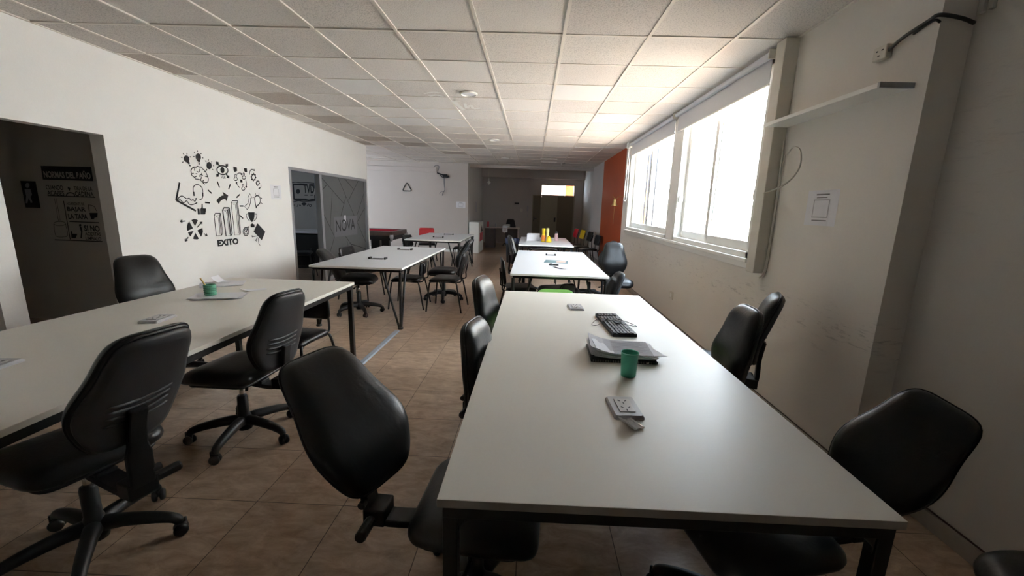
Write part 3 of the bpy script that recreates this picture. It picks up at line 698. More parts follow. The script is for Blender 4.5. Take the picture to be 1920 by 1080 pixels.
# banknote mural in the room behind
YM = 9.62-.004
mm = thing('banknote_mural', 'dark banknote drawing with TVD disc on the wall inside the glazed room', 'wall decal', (0, 0, 0))
c8 = Draw(1, YM, 540, 300, 1234/160)
bm = bmesh.new()
c8.line(bm, [(70, 350), (385, 362)], .035); c8.line(bm, [(75, 350), (88, 570)], .03); c8.line(bm, [(88, 572), (395, 578)], .05); c8.line(bm, [(380, 355), (392, 575)], .03)
c8.fill(bm, c8.ell(145, 455, 30, 34)); c8.line(bm, [(60, 330), (100, 322), (180, 330), (270, 328), (380, 335)], .015, sm=3)
c8.line(bm, [(62, 610), (150, 590), (230, 600), (380, 590)], .015, sm=3)
for r in (18, 30, 42): c8.line(bm, c8.ell(232, 665, r, r*1.05, 0, 215, 325, 8), .022)
c8.fill(bm, c8.ell(232, 663, 9, 9)); c8.line(bm, [(300, 632), (275, 670)], .02); c8.line(bm, [(150, 632), (130, 680)], .012); c8.line(bm, c8.ell(322, 658, 16, 16), .015, True); c8.line(bm, [(165, 650), (185, 662)], .03); c8.line(bm, c8.ell(75, 652, 14, 14), .01, True)
obj('banknote_drawing', bm, M['ink'], mm)
bm = bmesh.new(); YM2 = YM-.002; c8b = Draw(1, YM2, 540, 300, 1234/160); c8b.fill(bm, c8b.ell(302, 460, 88, 112, n=32)); obj('disc', bm, M['wall_grey'], mm)
a = on(540+228/7.71, 300+480/7.71, 1, YM2-.002); b = on(540+382/7.71, 300+480/7.71, 1, YM2-.002)
lettering('lettering', 'TVD', M['ink'], mm, Vector((a.x, YM2-.002, a.z)), xv, zv, (b-a).x, .21, .03)
bm = bmesh.new(); c8b = Draw(1, YM2-.002, 540, 300, 1234/160); c8b.fill(bm, [(238, 500), (285, 500), (285, 515), (238, 515)]); c8b.fill(bm, [(325, 500), (360, 500), (360, 515), (325, 515)]); obj('small_print', bm, M['ink'], mm)

# ------------------------------------------------------------------ tables
def socket_box(name, label, x, y, z, rot=0, tilt=0, group=None, flap=False, sx=.112, sy=.17, m=None):
    t = thing(name, label, 'table socket', (x, y, z), rot, group)
    if tilt: t.rotation_euler = (tilt, 0, rot)
    h = .014 if not flap else .008
    o_ = round_poly([(-sx/2, -sy/2), (sx/2, -sy/2), (sx/2, sy/2), (-sx/2, sy/2)], .012, 4)
    obj('cover_plate', pad(o_, [(0, 0), (1, 0), (1, h*.4), (.9, h), (.62, h), (0, h)]), m or M['socket'], t)
    if flap:
        bm = B((-sx*.42, sx*.42, -sy*.36, sy*.36, h, h+.001)); obj('recess', bm, M['ink'], t)
        for s_ in (-1, 1):
            obj('flap', B((s_*sx*.62-.012, s_*sx*.62+.012, -sy*.4, sy*.4, .0, .028)), M['plastic_grey'], t, bevel=.004)
    else:
        obj('socket_insert', B((-sx*.26, sx*.26, -sy*.30, sy*.30, h, h+.003)), M['socket_in'], t, bevel=.001)
        bm = bmesh.new()
        for yy in (-sy*.16, sy*.16):
            for a, b_, r_ in ((-.013, .008, .7), (.013, .008, -.7), (0, -.012, 0)):
                box(bm, -.002, .002, -.006, .006, 0, .001, M=Matrix.Translation((a, yy+b_, h+.003)) @ Matrix.Rotation(r_, 4, 'Z'))
        obj('pin_slots', bm, M['ink'], t)
    return t

def frame_table(label, x0, x1, y0, y1, z=.75, top=None, group=None):
    """white top on a black square-tube frame"""
    cx, cy = (x0+x1)/2, (y0+y1)/2; a, b = (x1-x0)/2, (y1-y0)/2
    t = thing('work_table', label, 'table', (cx, cy, 0), 0, group)
    bm = bmesh.new(); box(bm, -a, a, -b, b, z-.025, z)
    tp = obj('tabletop', bm, [M['laminate'], M['edge']], t, bevel=.002)
    for p in tp.data.polygons:
        if abs(p.normal.y) > .5: p.material_index = 1
    e = .012
    obj('apron', B((-a+e, a-e, -b+e, -b+e+.03, z-.065, z-.0252), (-a+e, a-e, b-e-.03, b-e, z-.065, z-.0252), (-a+e, -a+e+.03, -b+e+.03, b-e-.03, z-.065, z-.0252), (a-e-.03, a-e, -b+e+.03, b-e-.03, z-.065, z-.0252), (-a+e+.03, a-e-.03, -.015, .015, z-.06, z-.0252)), M['steel_black'], t, bevel=.002)
    for sx in (-1, 1):
        for sy in (-1, 1):
            X0, Y0 = sx*(a-e-.02), sy*(b-e-.02)
            bm = B((X0-.02, X0+.02, Y0-.02, Y0+.02, 0, z-.064))
            # small curved gusset under the apron
            g = [(0, 0), (-sx*.045, 0), (-sx*.02, -.012), (-sx*.006, -.03), (0, -.055)]
            prism(bm, g, -.014, .014, Matrix.Translation((X0-sx*.02, Y0, z-.064)) @ Matrix.Rotation(PI/2, 4, 'X'))
            obj('leg', bm, M['steel_black'], t, bevel=.002)
    return t
def hairpin_table(label, x0, x1, y0, y1, z=.75, m='laminate_cool', group=None):
    """white top on bundles of three black tubes that meet at one foot per corner"""
    cx, cy = (x0+x1)/2, (y0+y1)/2; a, b = (x1-x0)/2, (y1-y0)/2
    t = thing('work_table', label, 'table', (cx, cy, 0), 0, group)
    tp = obj('tabletop', B((-a, a, -b, b, z-.025, z)), [M[m], M['edge_white']], t, bevel=.004)
    for p in tp.data.polygons:
        if abs(p.normal.z) < .5: p.material_index = 1
    e = .03
    obj('apron', B((-a+e, a-e, -b+e, -b+e+.03, z-.055, z-.0252), (-a+e, a-e, b-e-.03, b-e, z-.055, z-.0252), (-a+e, -a+e+.03, -b+e+.03, b-e-.03, z-.055, z-.0252), (a-e-.03, a-e, -b+e+.03, b-e-.03, z-.055, z-.0252)), M['steel_black'], t, bevel=.002)
    for sx in (-1, 1):
        for sy in (-1, 1):
            X0, Y0 = sx*(a-.045), sy*(b-.045)
            bm = bmesh.new()
            tube(bm, [(X0, Y0, .012), (X0+sx*.012, Y0+sy*.012, z-.055)], .016, 10)
            tube(bm, [(X0-sx*.018, Y0, .012), (X0-sx*.20, Y0+sy*.01, z-.055)], .013, 10)
            tube(bm, [(X0, Y0-sy*.018, .012), (X0+sx*.01, Y0-sy*.20, z-.055)], .013, 10)
            lathe(bm, [(0, 0), (.032, 0), (.034, .012), (.03, .022), (0, .022)], 14, (X0-sx*.006, Y0-sy*.006, 0))
            obj('leg', bm, M['steel_black'], t, smooth=False)
    return t
GT = 'long white office tables'
tb_near = frame_table('nearest long white table on black square legs, with green cup and keyboard', -.222, .978, .930, 3.64)
tb_left = frame_table('long white table on the left by the doorways, with pencil pot and papers', -2.855, -1.665, .98, 3.785)
tb_mid = hairpin_table('white table with black tube legs in front of the NOVA glass partition', -2.60, -1.50, 4.70, 7.14)
tb_far = hairpin_table('far white table with black tube legs beside the red chair', -2.69, -1.515, 8.64, 10.8)
tb_r2 = hairpin_table('white table with black tube legs below the window, with blue leaflet on it', -.235, .893, 4.62, 7.2)
tb_r3 = hairpin_table('farthest white table, with yellow bottles and pink bottle on it', -.27, .85, 8.30, 10.5, m='laminate_cool')

SG = 'grey sockets set in the white tables'
socket_box('table_socket', 'grey socket plate on the near table, in front of the green cup', .378, 1.470, .75, .05)
socket_box('table_socket', 'small grey socket plate at the far end of the near table', .355, 3.08, .75, .05)
socket_box('table_socket', 'grey socket plate on the left table, partly behind the chair back', -2.27, 2.37, .75, .1)
socket_box('table_socket', 'grey socket plate on the left table at the left picture edge', -2.30, 1.60, .75, .1)
socket_box('table_socket', 'open flip-up socket at the near end of the table before the NOVA glass', -2.05, 5.42, .75, 0, flap=True, sx=.17, sy=.1)
socket_box('table_socket', 'open flip-up socket at the far end of the table before the NOVA glass', -2.05, 6.62, .75, 0, flap=True, sx=.17, sy=.1)
socket_box('table_socket', 'open flip-up socket behind the leaflet on the table below the window', .31, 6.55, .75, 0, flap=True, sx=.11, sy=.08)
socket_box('table_socket', 'open flip-up socket at the near end of the table beside the red chair', -2.13, 9.35, .75, 0, flap=True, sx=.17, sy=.1)
socket_box('table_socket', 'open flip-up socket at the far end of the table beside the red chair', -2.08, 10.3, .75, 0, flap=True, sx=.17, sy=.1)

# ------------------------------------------------------------------ office chairs
def seat_mesh():
    o_ = round_poly([(-.215, -.20), (-.235, .10), (-.20, .235), (.20, .235), (.235, .10), (.215, -.20)], [.09, .2, .10, .10, .2, .09], 8)
    def wp(x, y, z):
        z += -.030*max(0, (y-.08)/.155)**2 + .010*(x/.235)**2 - (.0 if z > .03 else 0)
        return (x, y, z)
    return pad(o_, [(0, .045), (.3, .046), (.6, .045), (.8, .040), (.92, .028), (.985, .008), (1, -.008), (.985, -.022), (.93, -.034), (.90, -.038), (0, -.040)], wp)
def seat_pan_mesh():
    o_ = round_poly([(-.19, -.18), (-.20, .19), (.20, .19), (.19, -.18)], .07, 6)
    return pad(o_, [(0, -.036), (1, -.036), (.97, -.05), (.85, -.058), (0, -.060)], lambda x, y, z: (x, y, z-.030*max(0, (y-.08)/.155)**2))
BH = .49
OUTB = [(-.138, BH), (.138, BH), (.166, .32), (.212, .17), (.130, 0), (-.130, 0), (-.212, .17), (-.166, .32)]
def smooth_out(o_, it=3):
    P = [Vector(p) for p in o_]; N = len(P); L_ = [0]
    for i in range(N): L_.append(L_[-1]+(P[(i+1) % N]-P[i]).length)
    Q = []; n = 72; j = 0
    for k in range(n):
        t = L_[-1]*k/n
        while L_[j+1] < t: j += 1
        Q.append(P[j].lerp(P[(j+1) % N], (t-L_[j])/max(1e-9, L_[j+1]-L_[j])))
    for _ in range(it): Q = [(Q[i-1]+Q[i]*2+Q[(i+1) % n])/4 for i in range(n)]
    return Q
def bwarp(x, v, d):
    y = d + .028*math.exp(-((v-.15)/.13)**2) + .35*x*x - .02*max(0, (v-.3)/.17)**2
    return (x, y, v)
def back_mesh():
    o_ = smooth_out(round_poly(OUTB, [.075, .075, .2, .2, .09, .09, .2, .2], 6))
    return pad(o_, [(0, .042), (.35, .041), (.62, .038), (.80, .031), (.92, .019), (.98, .004), (1, -.012), (.985, -.024), (.96, -.026), (0, -.028)], bwarp, (0, .22))
def back_shell_mesh():
    o_ = smooth_out(round_poly([(x*.965, .008+v*.965) for x, v in OUTB], [.075, .075, .2, .2, .09, .09, .2, .2], 6))
    bm = pad(o_, [(0, -.024), (1, -.024), (1, -.036), (.96, -.046), (.86, -.052), (.5, -.056), (0, -.056)], bwarp, (0, .22))
    for k in range(4):      # moulded ribs low on the shell
        v = .12+k*.028
        tube(bm, [bwarp(x, v+.9*x*x*(1 if k else .9), -.056) for x in [(-.115+.023*j) for j in range(11)]], [.002]+[.0075]*9+[.002], 6)
    return bm
def piping_mesh():
    o_ = smooth_out(round_poly(OUTB, [.075, .075, .2, .2, .09, .09, .2, .2], 6))
    c = Vector((0, .22))
    return tube(bmesh.new(), [bwarp(c.x+(p[0]-c.x)*1.0, c.y+(p[1]-c.y)*1.0, -.012) for p in o_], .0045, 6, closed=True)
def legarm_mesh():
    bm = bmesh.new()
    pts = smooth_path([(0, .02, .115), (0, .09, .118), (0, .20, .105), (0, .275, .085), (0, .295, .060)], 4)
    tube(bm, pts, [.034, .034, .033, .032, .030, .029, .028, .027, .026, .025, .024, .023, .022, .021, .020, .019, .017][:len(pts)] + [.017]*max(0, len(pts)-17), 10)
    return bm
def caster_mesh():
    bm = bmesh.new()
    MR = Matrix.Translation((0, 0, .028)) @ Matrix.Rotation(PI/2, 4, 'Y')
    for s_ in (-1, 1):
        lathe(bm, [(0, s_*.005), (.024, s_*.005), (.028, s_*.009), (.028, s_*.019), (.022, s_*.026), (0, s_*.027)], 16, M=MR)
    box(bm, -.007, .007, -.018, .022, .028, .058)
    tube(bm, [(0, .018, .03), (0, .018, .075)], .007, 8)
    return bm
def column_mesh(zt):
    return lathe(bmesh.new(), [(0, .05), (.040, .055), (.046, .085), (.046, .13), (.034, .15), (.034, .155), (.030, .165), (.029, zt-.10), (.026, zt-.095), (.026, zt-.09), (0, zt-.09)], 20)
def piston_mesh(zt): return lathe(bmesh.new(), [(0, zt-.14), (.0135, zt-.14), (.0135, zt), (0, zt)], 14)
def mech_mesh():
    bm = B((-.06, .06, -.10, .08, -.035, .0)); box(bm, -.035, .035, -.17, -.09, -.038, -.006)
    return bm
def lever_mesh():
    bm = bmesh.new(); tube(bm, [(.05, .02, -.018), (.16, .02, -.02), (.22, .01, -.03)], .006, 8); tube(bm, [(.22, .01, -.03), (.255, .005, -.038)], .011, 8); return bm
def support_mesh(z0, yb, rec, shx=0):
    """steel bar from below the seat up behind the backrest, in a plastic sleeve"""
    bm = bmesh.new()
    sr = math.sin(rec)
    p = smooth_path([(0, -.10, -.028), (shx*.6, yb+.02, -.040), (shx, yb-.045, -.010), (shx, yb-.062, .03), (shx, yb-.050-.06*sr, z0+.03), (shx, yb-.045-.17*sr, z0+.15)], 5)
    L_ = []
    for i, q in enumerate(p):
        t = (p[min(i+1, len(p)-1)]-p[max(i-1, 0)]).normalized(); n = Vector((1, 0, 0)).cross(t).normalized()*.013
        W = .040 if q.z < z0-.02 else .030
        L_.append([bm.verts.new(q+Vector((s1*W, 0, 0))+n*s2) for s1, s2 in ((-1, -1), (1, -1), (1, 1), (-1, 1))])
    for a_, b_ in zip(L_, L_[1:]):
        for k in range(4): bm.faces.new((a_[k], a_[(k+1) % 4], b_[(k+1) % 4], b_[k]))
    bm.faces.new(L_[0]); bm.faces.new(L_[-1][::-1])
    box(bm, shx-.048, shx+.048, yb-.070, yb+.01, -.045, .02)
    return bm
def to_mesh(bm, m, name, smooth=True):
    me = bpy.data.meshes.new(name); bmesh.ops.recalc_face_normals(bm, faces=bm.faces[:]); bm.to_mesh(me); bm.free()
    for m_ in (m if isinstance(m, list) else [m]): me.materials.append(m_)
    if smooth:
        for p in me.polygons: p.use_smooth = True
    return me
K = dict(handle=to_mesh(lathe(bmesh.new(), [(0, 0), (.014, 0), (.014, .03), (0, .03)], 12), M['plastic'], 'recline_handle', False), seat=to_mesh(seat_mesh(), M['vinyl'], 'seat'), pan=to_mesh(seat_pan_mesh(), M['plastic'], 'seat_shell'), back=to_mesh(back_mesh(), M['vinyl'], 'backrest'),
         shell=to_mesh(back_shell_mesh(), M['plastic_grey'], 'back_shell'), pipe=to_mesh(piping_mesh(), M['vinyl'], 'piping'), arm=to_mesh(legarm_mesh(), M['plastic'], 'base_leg'),
         cast=to_mesh(caster_mesh(), M['plastic'], 'caster'), mech=to_mesh(mech_mesh(), M['steel_black'], 'mechanism', False), lever=to_mesh(lever_mesh(), M['plastic'], 'lever'),
         knob=to_mesh(lathe(bmesh.new(), [(0, 0), (.013, 0), (.019, .01), (.020, .085), (.017, .092), (0, .092)], 12), M['plastic'], 'tension_knob', False))
def office_chair(label, x, y, yawd, zs=.46, z0=.53, rec=10, base=0, twist=0, yb=-.20, lever=True, group='black vinyl office chairs', sticker=False, bscale=1, shy=0, hs=None, roll=0):
    """zs: middle of the seat pad, z0: lower edge of the backrest, rec: recline, twist: backrest turned about its post (degrees)"""
    t = thing('office_chair', label, 'office chair', (x, y, 0), math.radians(yawd), group)
    se = place('seat', K['seat'], t, (0, 0, zs)); place('seat_shell', K['pan'], se)
    r = math.radians(rec)
    bk = place('backrest', K['back'], t, (shy, yb, z0)); bk.rotation_mode = 'YXZ'; bk.rotation_euler = (r, math.radians(roll), math.radians(twist)); bk.scale = (bscale, 1, hs or bscale)
    place('back_shell', K['shell'], bk); place('piping', K['pipe'], bk)
    z_ = zs-.055
    me = place('mechanism', K['mech'], t, (0, 0, z_), bevel=.004)
    if lever: place('lever', K['lever'], me)
    sp = obj('back_support', support_mesh(z0-z_, yb, r, shy), M['plastic'], t, loc=(0, 0, z_), bevel=.006)
    place('tension_knob', K['knob'], sp, (shy+.048, yb-.035, -.012), (0, PI/2, 0))
    place('recline_handle', K['handle'], sp, (shy+.03, yb-.066, .045), (0, PI/2, 0))
    cm = obj('gas_column', column_mesh(z_-.035), M['plastic'], t, smooth=False); cm.data.polygons.foreach_set('use_smooth', [True]*len(cm.data.polygons))
    obj('piston', piston_mesh(z_-.034), M['chrome'], cm, smooth=True)
    if sticker: obj('sticker', B((-.014, .014, -.0315, -.0300, .19, .225)), M['paper'], cm, rot=(0, 0, math.radians(40)))
    for k in range(5):
        a = math.radians(base+72*k)
        lg = place('base_leg', K['arm'], t, (0, 0, 0), (0, 0, a))
        place('caster', K['cast'], lg, (0, .295, 0), (0, 0, random.uniform(-1.5, 1.5)))
    return t
office_chair('big black office chair in the left foreground, seen from behind at the left table', -1.815, 1.47, 71, base=2, rec=22, z0=.597, zs=.48, yb=-.34, twist=10, bscale=.94, hs=1.02)
office_chair('black office chair pushed to the long left table, its ribbed back towards the aisle', -1.79, 2.36, 86, base=27, rec=11, z0=.485, yb=-.25, twist=-8, sticker=True, bscale=.96, hs=1.03)
office_chair('black office chair on the far side of the left table, against the white wall', -2.94, 3.14, 250, zs=.49, z0=.53, base=40, rec=10)
office_chair('black office chair mostly hidden under the left table, behind the foreground chair', -2.75, 1.35, 270, base=0, zs=.44, z0=.42)
office_chair('black office chair at the near table corner, its shiny backrest turned left and leaning back', -.166, 1.305, 266, zs=.448, z0=.505, base=62, rec=36, twist=-27, yb=-.335, shy=.01, bscale=.99, hs=1.12, roll=6)
office_chair('black office chair on the left side of the near table, second from the near corner', -.03, 2.08, 256, base=10, rec=0, z0=.40, yb=-.25)
office_chair('black office chair on the left side of the near table, farthest from the camera', -.07, 2.96, 256, base=50, rec=4, yb=-.25, z0=.49)
office_chair('black office chair on the right side of the near table, beside a leaning one', .94, 2.32, 89, base=10, rec=5, z0=.51, yb=-.25, bscale=.97)
office_chair('black office chair against the right wall, showing the ribs of its back shell', 1.28, 2.74, 66, base=30, rec=10, z0=.53, yb=-.22)
office_chair('large black office chair at the near right corner of the near table', .80, 1.27, 100, base=30, rec=26, twist=26, roll=-20, zs=.46, z0=.52, yb=-.39, bscale=.77, hs=.92)
office_chair('black office chair cut off by the bottom right corner of the picture', 1.62, .93, 70, base=0, zs=.44, z0=.14)
office_chair('black office chair leaning far back, left of the table before the NOVA glass', -2.33, 5.42, 279, zs=.48, z0=.46, base=10, rec=30)
office_chair('black office chair with tilted back, aisle side of the table before the NOVA glass', -1.38, 6.42, 92, base=25, rec=22, z0=.53, yb=-.22)
office_chair('black office chair on the left side of the table below the window', -.12, 7.05, 280, base=10, rec=4)
office_chair('black office chair tucked under the near end of the table below the window', .36, 5.02, 20, base=36, zs=.50, z0=.34, rec=6, bscale=.6)
office_chair('black office chair facing the camera between the window table and the right wall', 1.26, 6.0, 182, base=10, rec=10)
office_chair('black office chair seen edge-on behind the one facing the camera', 1.0, 6.9, 100, base=10, rec=20)
office_chair('black office chair seen edge-on at the near right corner of the window table', .81, 4.78, 95, base=40, rec=10, z0=.38, zs=.42, bscale=.85, yb=-.15)
office_chair('dark office chair behind the reception desk at the far end of the hall', -.82, 15.75, 185, base=0, rec=4)

# ------------------------------------------------------------------ visitor chairs
def vback(w=.42, h=.27):
    o_ = round_poly([(-w/2, 0), (w/2, 0), (w/2*.95, h), (-w/2*.95, h)], .05, 6)
    return pad(o_, [(0, .022), (.7, .022), (.92, .016), (1, 0), (.96, -.014), (0, -.018)], lambda x, v, d: (x, d+.6*x*x, v), (0, h/2))
def vseat(w=.44, d=.41):
    o_ = round_poly([(-w/2, -d/2), (w/2, -d/2), (w/2, d/2), (-w/2, d/2)], [.05, .05, .07, .07], 6)
    return pad(o_, [(0, .022), (.75, .024), (.93, .017), (1, 0), (.96, -.018), (0, -.02)], lambda x, y, z: (x, y, z-.02*max(0, (y-.1)/.1)**2))
V = {}
for nm, mt in (('black', M['vinyl']), ('red', M['red']), ('yellow', M['yellow']), ('worn', M['vinyl_worn'])):
    V[nm] = (to_mesh(vseat(), mt, 'seat'), to_mesh(vback(), mt, 'backrest'))
V['low'] = (V['black'][0], to_mesh(vback(.43, .19), M['vinyl'], 'backrest'))
V['tall'] = (V['black'][0], to_mesh(vback(.42, .34), M['vinyl'], 'backrest'))
def visitor_chair(label, x, y, yawd, kind='black', zs=.45, zb=.60, rec=12, group='four-legged visitor chairs', backseat='black'):
    t = thing('visitor_chair', label, 'visitor chair', (x, y, 0), math.radians(yawd), group)
    place('seat', V['black' if kind in ('red', 'yellow') and backseat == 'black' else kind][0], t, (0, .01, zs))
    place('backrest', V[kind][1], t, (0, -.235, zb), (math.radians(rec), 0, 0))
    obj('seat_frame', tube(bmesh.new(), smooth_path([(-.19, -.17, zs-.03), (.19, -.17, zs-.03), (.19, .17, zs-.03), (-.19, .17, zs-.03)], 1, True), .011, 8, closed=True), M['steel_black'], t, smooth=True)
    for s_ in (-1, 1):
        bm = bmesh.new(); tube(bm, smooth_path([(s_*.255, .23, 0), (s_*.215, .19, zs-.06), (s_*.205, .165, zs-.03)], 3), .0115, 8)
        obj('leg', bm, M['steel_black'], t, smooth=True)
        bm = bmesh.new(); tube(bm, smooth_path([(s_*.255, -.27, 0), (s_*.215, -.20, zs-.06), (s_*.205, -.175, zs-.03)], 3), .0115, 8)
        obj('leg', bm, M['steel_black'], t, smooth=True)
        bm = bmesh.new(); tube(bm, smooth_path([(s_*.17, -.10, zs-.03), (s_*.17, -.24, zs-.02), (s_*.17, -.255, zs+.04), (s_*.165, -.255, zb+.03), (s_*.16, -.255-.17*math.sin(math.radians(rec)), zb+.18)], 4), .010, 8)
        obj('back_upright', bm, M['steel_black'], t, smooth=True)
    return t
visitor_chair('black visitor chair pushed under the far right corner of the left table', -1.94, 3.18, 174, "low", zs=.40, zb=.49, rec=4)
visitor_chair('black visitor chair with thin splayed legs, in front of the tilted aisle chair', -1.22, 5.85, 88, "tall", rec=12, zb=.50)
visitor_chair('black visitor chair tucked under the aisle side of the table before the NOVA glass', -1.80, 5.93, 93, "low", zs=.42, zb=.475, rec=4)
visitor_chair('black visitor chair between the table and the NOVA glass', -2.66, 6.35, 262, rec=8, zb=.53)
visitor_chair('visitor chair with a red plastic back beyond the far left table', -2.82, 11.03, 195, "red", zb=.58, rec=10)
visitor_chair('black visitor chair at the near left corner of the far left table', -2.66, 9.5, 255, zb=.50)
visitor_chair('black visitor chair under the aisle side of the far left table', -1.75, 10.3, 95, zb=.46)
visitor_chair('black visitor chair with worn back on the left side of the window table', -.14, 5.55, 278, 'tall', zs=.42, zb=.47, rec=6)
visitor_chair('visitor chair with a red back in the row at the far right', 1.10, 12.7, 100, "red", zb=.62)
visitor_chair('visitor chair with a yellow back in the row at the far right', 1.24, 12.15, 100, "yellow", zb=.62)
visitor_chair('black visitor chair next to the yellow one in the far right row', 1.38, 11.6, 100, zb=.60)
visitor_chair('nearest black visitor chair of the row at the far right', 1.50, 11.0, 100, zb=.55)
# tubular-back chair in front of the farthest table
t = thing('visitor_chair', 'low black chair with a bent tube round its back, before the farthest table', 'visitor chair', (.23, 7.98, 0), PI)
t.rotation_euler = (0, 0, 0)
place('seat', V['black'][0], t, (0, .03, .44))
obj('backrest', pad(round_poly([(-.22, 0), (.22, 0), (.21, .18), (-.21, .18)], .06, 6), [(0, .02), (.9, .016), (1, 0), (.95, -.014), (0, -.016)], lambda x, v, d: (x, d, v), (0, .09)), M['vinyl'], t, smooth=True, loc=(0, -.23, .52))
bm = bmesh.new(); tube(bm, smooth_path([(-.26, .2, .62), (-.27, -.10, .63), (-.25, -.24, .70), (-.16, -.28, .735), (.16, -.28, .735), (.25, -.24, .70), (.27, -.10, .63), (.26, .2, .62)], 5), .013, 8)
obj('arm_tube', bm, M['steel_black'], t, smooth=True)
for sx in (-1, 1):
    for sy in (-1, 1):
        bm = bmesh.new(); tube(bm, [(sx*.26, sy*.22, 0), (sx*.25, sy*.19, .42), (sx*.262, .2 if sy > 0 else -.12, .625)], .011, 8); obj('leg', bm, M['steel_black'], t, smooth=True)
# lime green shell chair
t = thing('plastic_chair', 'low lime green plastic chair just beyond the far end of the near table', 'plastic chair', (.27, 4.0, 0), PI)
o_ = round_poly([(-.23, 0), (.23, 0), (.20, .33), (-.20, .33)], .10, 8)
obj('backrest', pad(o_, [(0, .0), (1, .0), (1.0, .008), (0, .008)], lambda x, v, d: (x, d+1.0*x*x-.06*v, v), (0, .16)), M['lime'], t, smooth=True, loc=(0, -.24, .33))
obj('seat', pad(round_poly([(-.22, -.22), (.22, -.22), (.22, .2), (-.22, .2)], .07, 6), [(0, 0), (.8, 0), (1, .012), (1, .02), (.8, .012), (0, .01)]), M['lime'], t, smooth=True, loc=(0, 0, .335))
for sx in (-1, 1):
    for sy in (-1, 1):
        bm = bmesh.new(); tube(bm, [(sx*.23, sy*.23, 0), (sx*.17, sy*.17, .337)], .012, 8); obj('leg', bm, M['steel_black'], t, smooth=True)

# ------------------------------------------------------------------ things on the tables
def sheet(bm, x0, x1, y0, y1, z, rot=0, curl=0, th=.0006, c=None):
    c = c or ((x0+x1)/2, (y0+y1)/2); Mx = Matrix.Translation((c[0], c[1], z)) @ Matrix.Rotation(rot, 4, 'Z')
    n = 8; hx = (x1-x0)/2; hy = (y1-y0)/2; L_ = []
    for i in range(n+1):
        u = -1+2*i/n; zz = curl*max(0, -u)**2.2
        L_.append([bm.verts.new(Mx @ Vector((u*hx, sy*hy, zz+dz))) for sy, dz in ((-1, 0), (1, 0), (1, th), (-1, th))])
    for a_, b_ in zip(L_, L_[1:]):
        for k in range(4): bm.faces.new((a_[k], a_[(k+1) % 4], b_[(k+1) % 4], b_[k]))
    bm.faces.new(L_[0]); bm.faces.new(L_[-1][::-1])
# stack on the near table
st = thing('paper_stack', 'stack of printed papers on a black notebook, behind the green cup', 'paper stack', (.485, 2.08, .75), -.02)
obj('notebook', B((-.165, .165, -.13, .11, 0, .014)), M['plastic'], st, bevel=.002)
bm = bmesh.new()
for k in range(26): tube(bm, [(-.155+.0125*k, -.131, .001), (-.155+.0125*k, -.137, .007), (-.155+.0125*k, -.131, .014)], .0012, 5)
obj('spiral_binding', bm, M['chrome'], st)
z_ = .0145
for k in range(9):
    bm = bmesh.new(); r_ = random.uniform(-.06, .06)
    sheet(bm, -.158, .158, -.112, .112, z_, r_, .012+.0028*k, .0022, (random.uniform(-.02, .02), random.uniform(-.01, .01)))
    sh = obj('paper_sheet', bm, M['paper_grey'] if k == 8 else M['paper'], st, smooth=False); z_ += .0032
bm = bmesh.new()
for k in range(12): box(bm, -.10, .13-.02*(k % 3), .085-.0145*k, .085-.0145*k+.0022, 0, .0004)
obj('printed_lines', bm, M['ink_grey'], st, loc=(0.01, 0, z_+.0002))
bm = bmesh.new(); sheet(bm, .15, .20, -.10, .04, .03, .35, 0, .001); obj('paper_sheet', bm, M['paper'], st)
# keyboard
kb = thing('keyboard', 'black computer keyboard with its thin cable, near the middle of the near table', 'keyboard', (.565, 2.63, .75), math.radians(94))
obj('case', pad(round_poly([(-.245, -.075), (.245, -.075), (.245, .075), (-.245, .075)], .008, 4), [(0, 0), (1, 0), (1, .014), (.985, .019), (0, .019)]), M['plastic'], kb)
bm = bmesh.new()
for r_ in range(6):
    yk = .055-.0205*r_-(0 if r_ else -.004)
    for c_ in range(22):
        if c_ in (14, 18): continue
        if r_ == 5 and 4 <= c_ <= 8: continue
        xk = -.228+c_*.0212
        prism(bm, [(xk-.0088, yk-.0088), (xk+.0088, yk-.0088), (xk+.0088, yk+.0088), (xk-.0088, yk+.0088)], .019, .0245)
prism(bm, [(-.152, -.0565), (-.05, -.0565), (-.05, -.0385), (-.152, -.0385)], .019, .0245)
obj('keys', bm, M['plastic_grey'], kb, bevel=.0012, seg=1)
bm = bmesh.new()
tube(bm, smooth_path([(.10, .085, .02), (.06, .12, .012), (.0, .15, .004), (-.03, .12, .01), (.02, .06, .03), (.03, -.02, .035), (.02, -.09, .02), (-.03, -.14, .006), (-.07, -.10, .02), (-.06, -.02, .032), (-.03, .02, .034)], 6), .0018, 6)
tube(bm, smooth_path([(.03, .09, .02), (.02, .05, .03), (.0, -.03, .034), (-.04, -.03, .034), (-.02, .01, .034)], 6), .0018, 6)
box(bm, -.05, -.02, -.012, .006, .0265, .034)
obj('cable', bm, M['ink'], kb, smooth=False)
# cup
cup = obj('cup', lathe(bmesh.new(), [(0, .002), (.030, .002), (.032, .0), (.034, .003), (.0395, .108), (.0405, .112), (.0385, .112), (.0375, .107), (.032, .006), (0, .006)], 40), M['green'], smooth=True, loc=(.468, 1.80, .75))
cup.scale = (1, 1, 1.02); tag(cup, 'mint green plastic cup on the near table', 'cup')
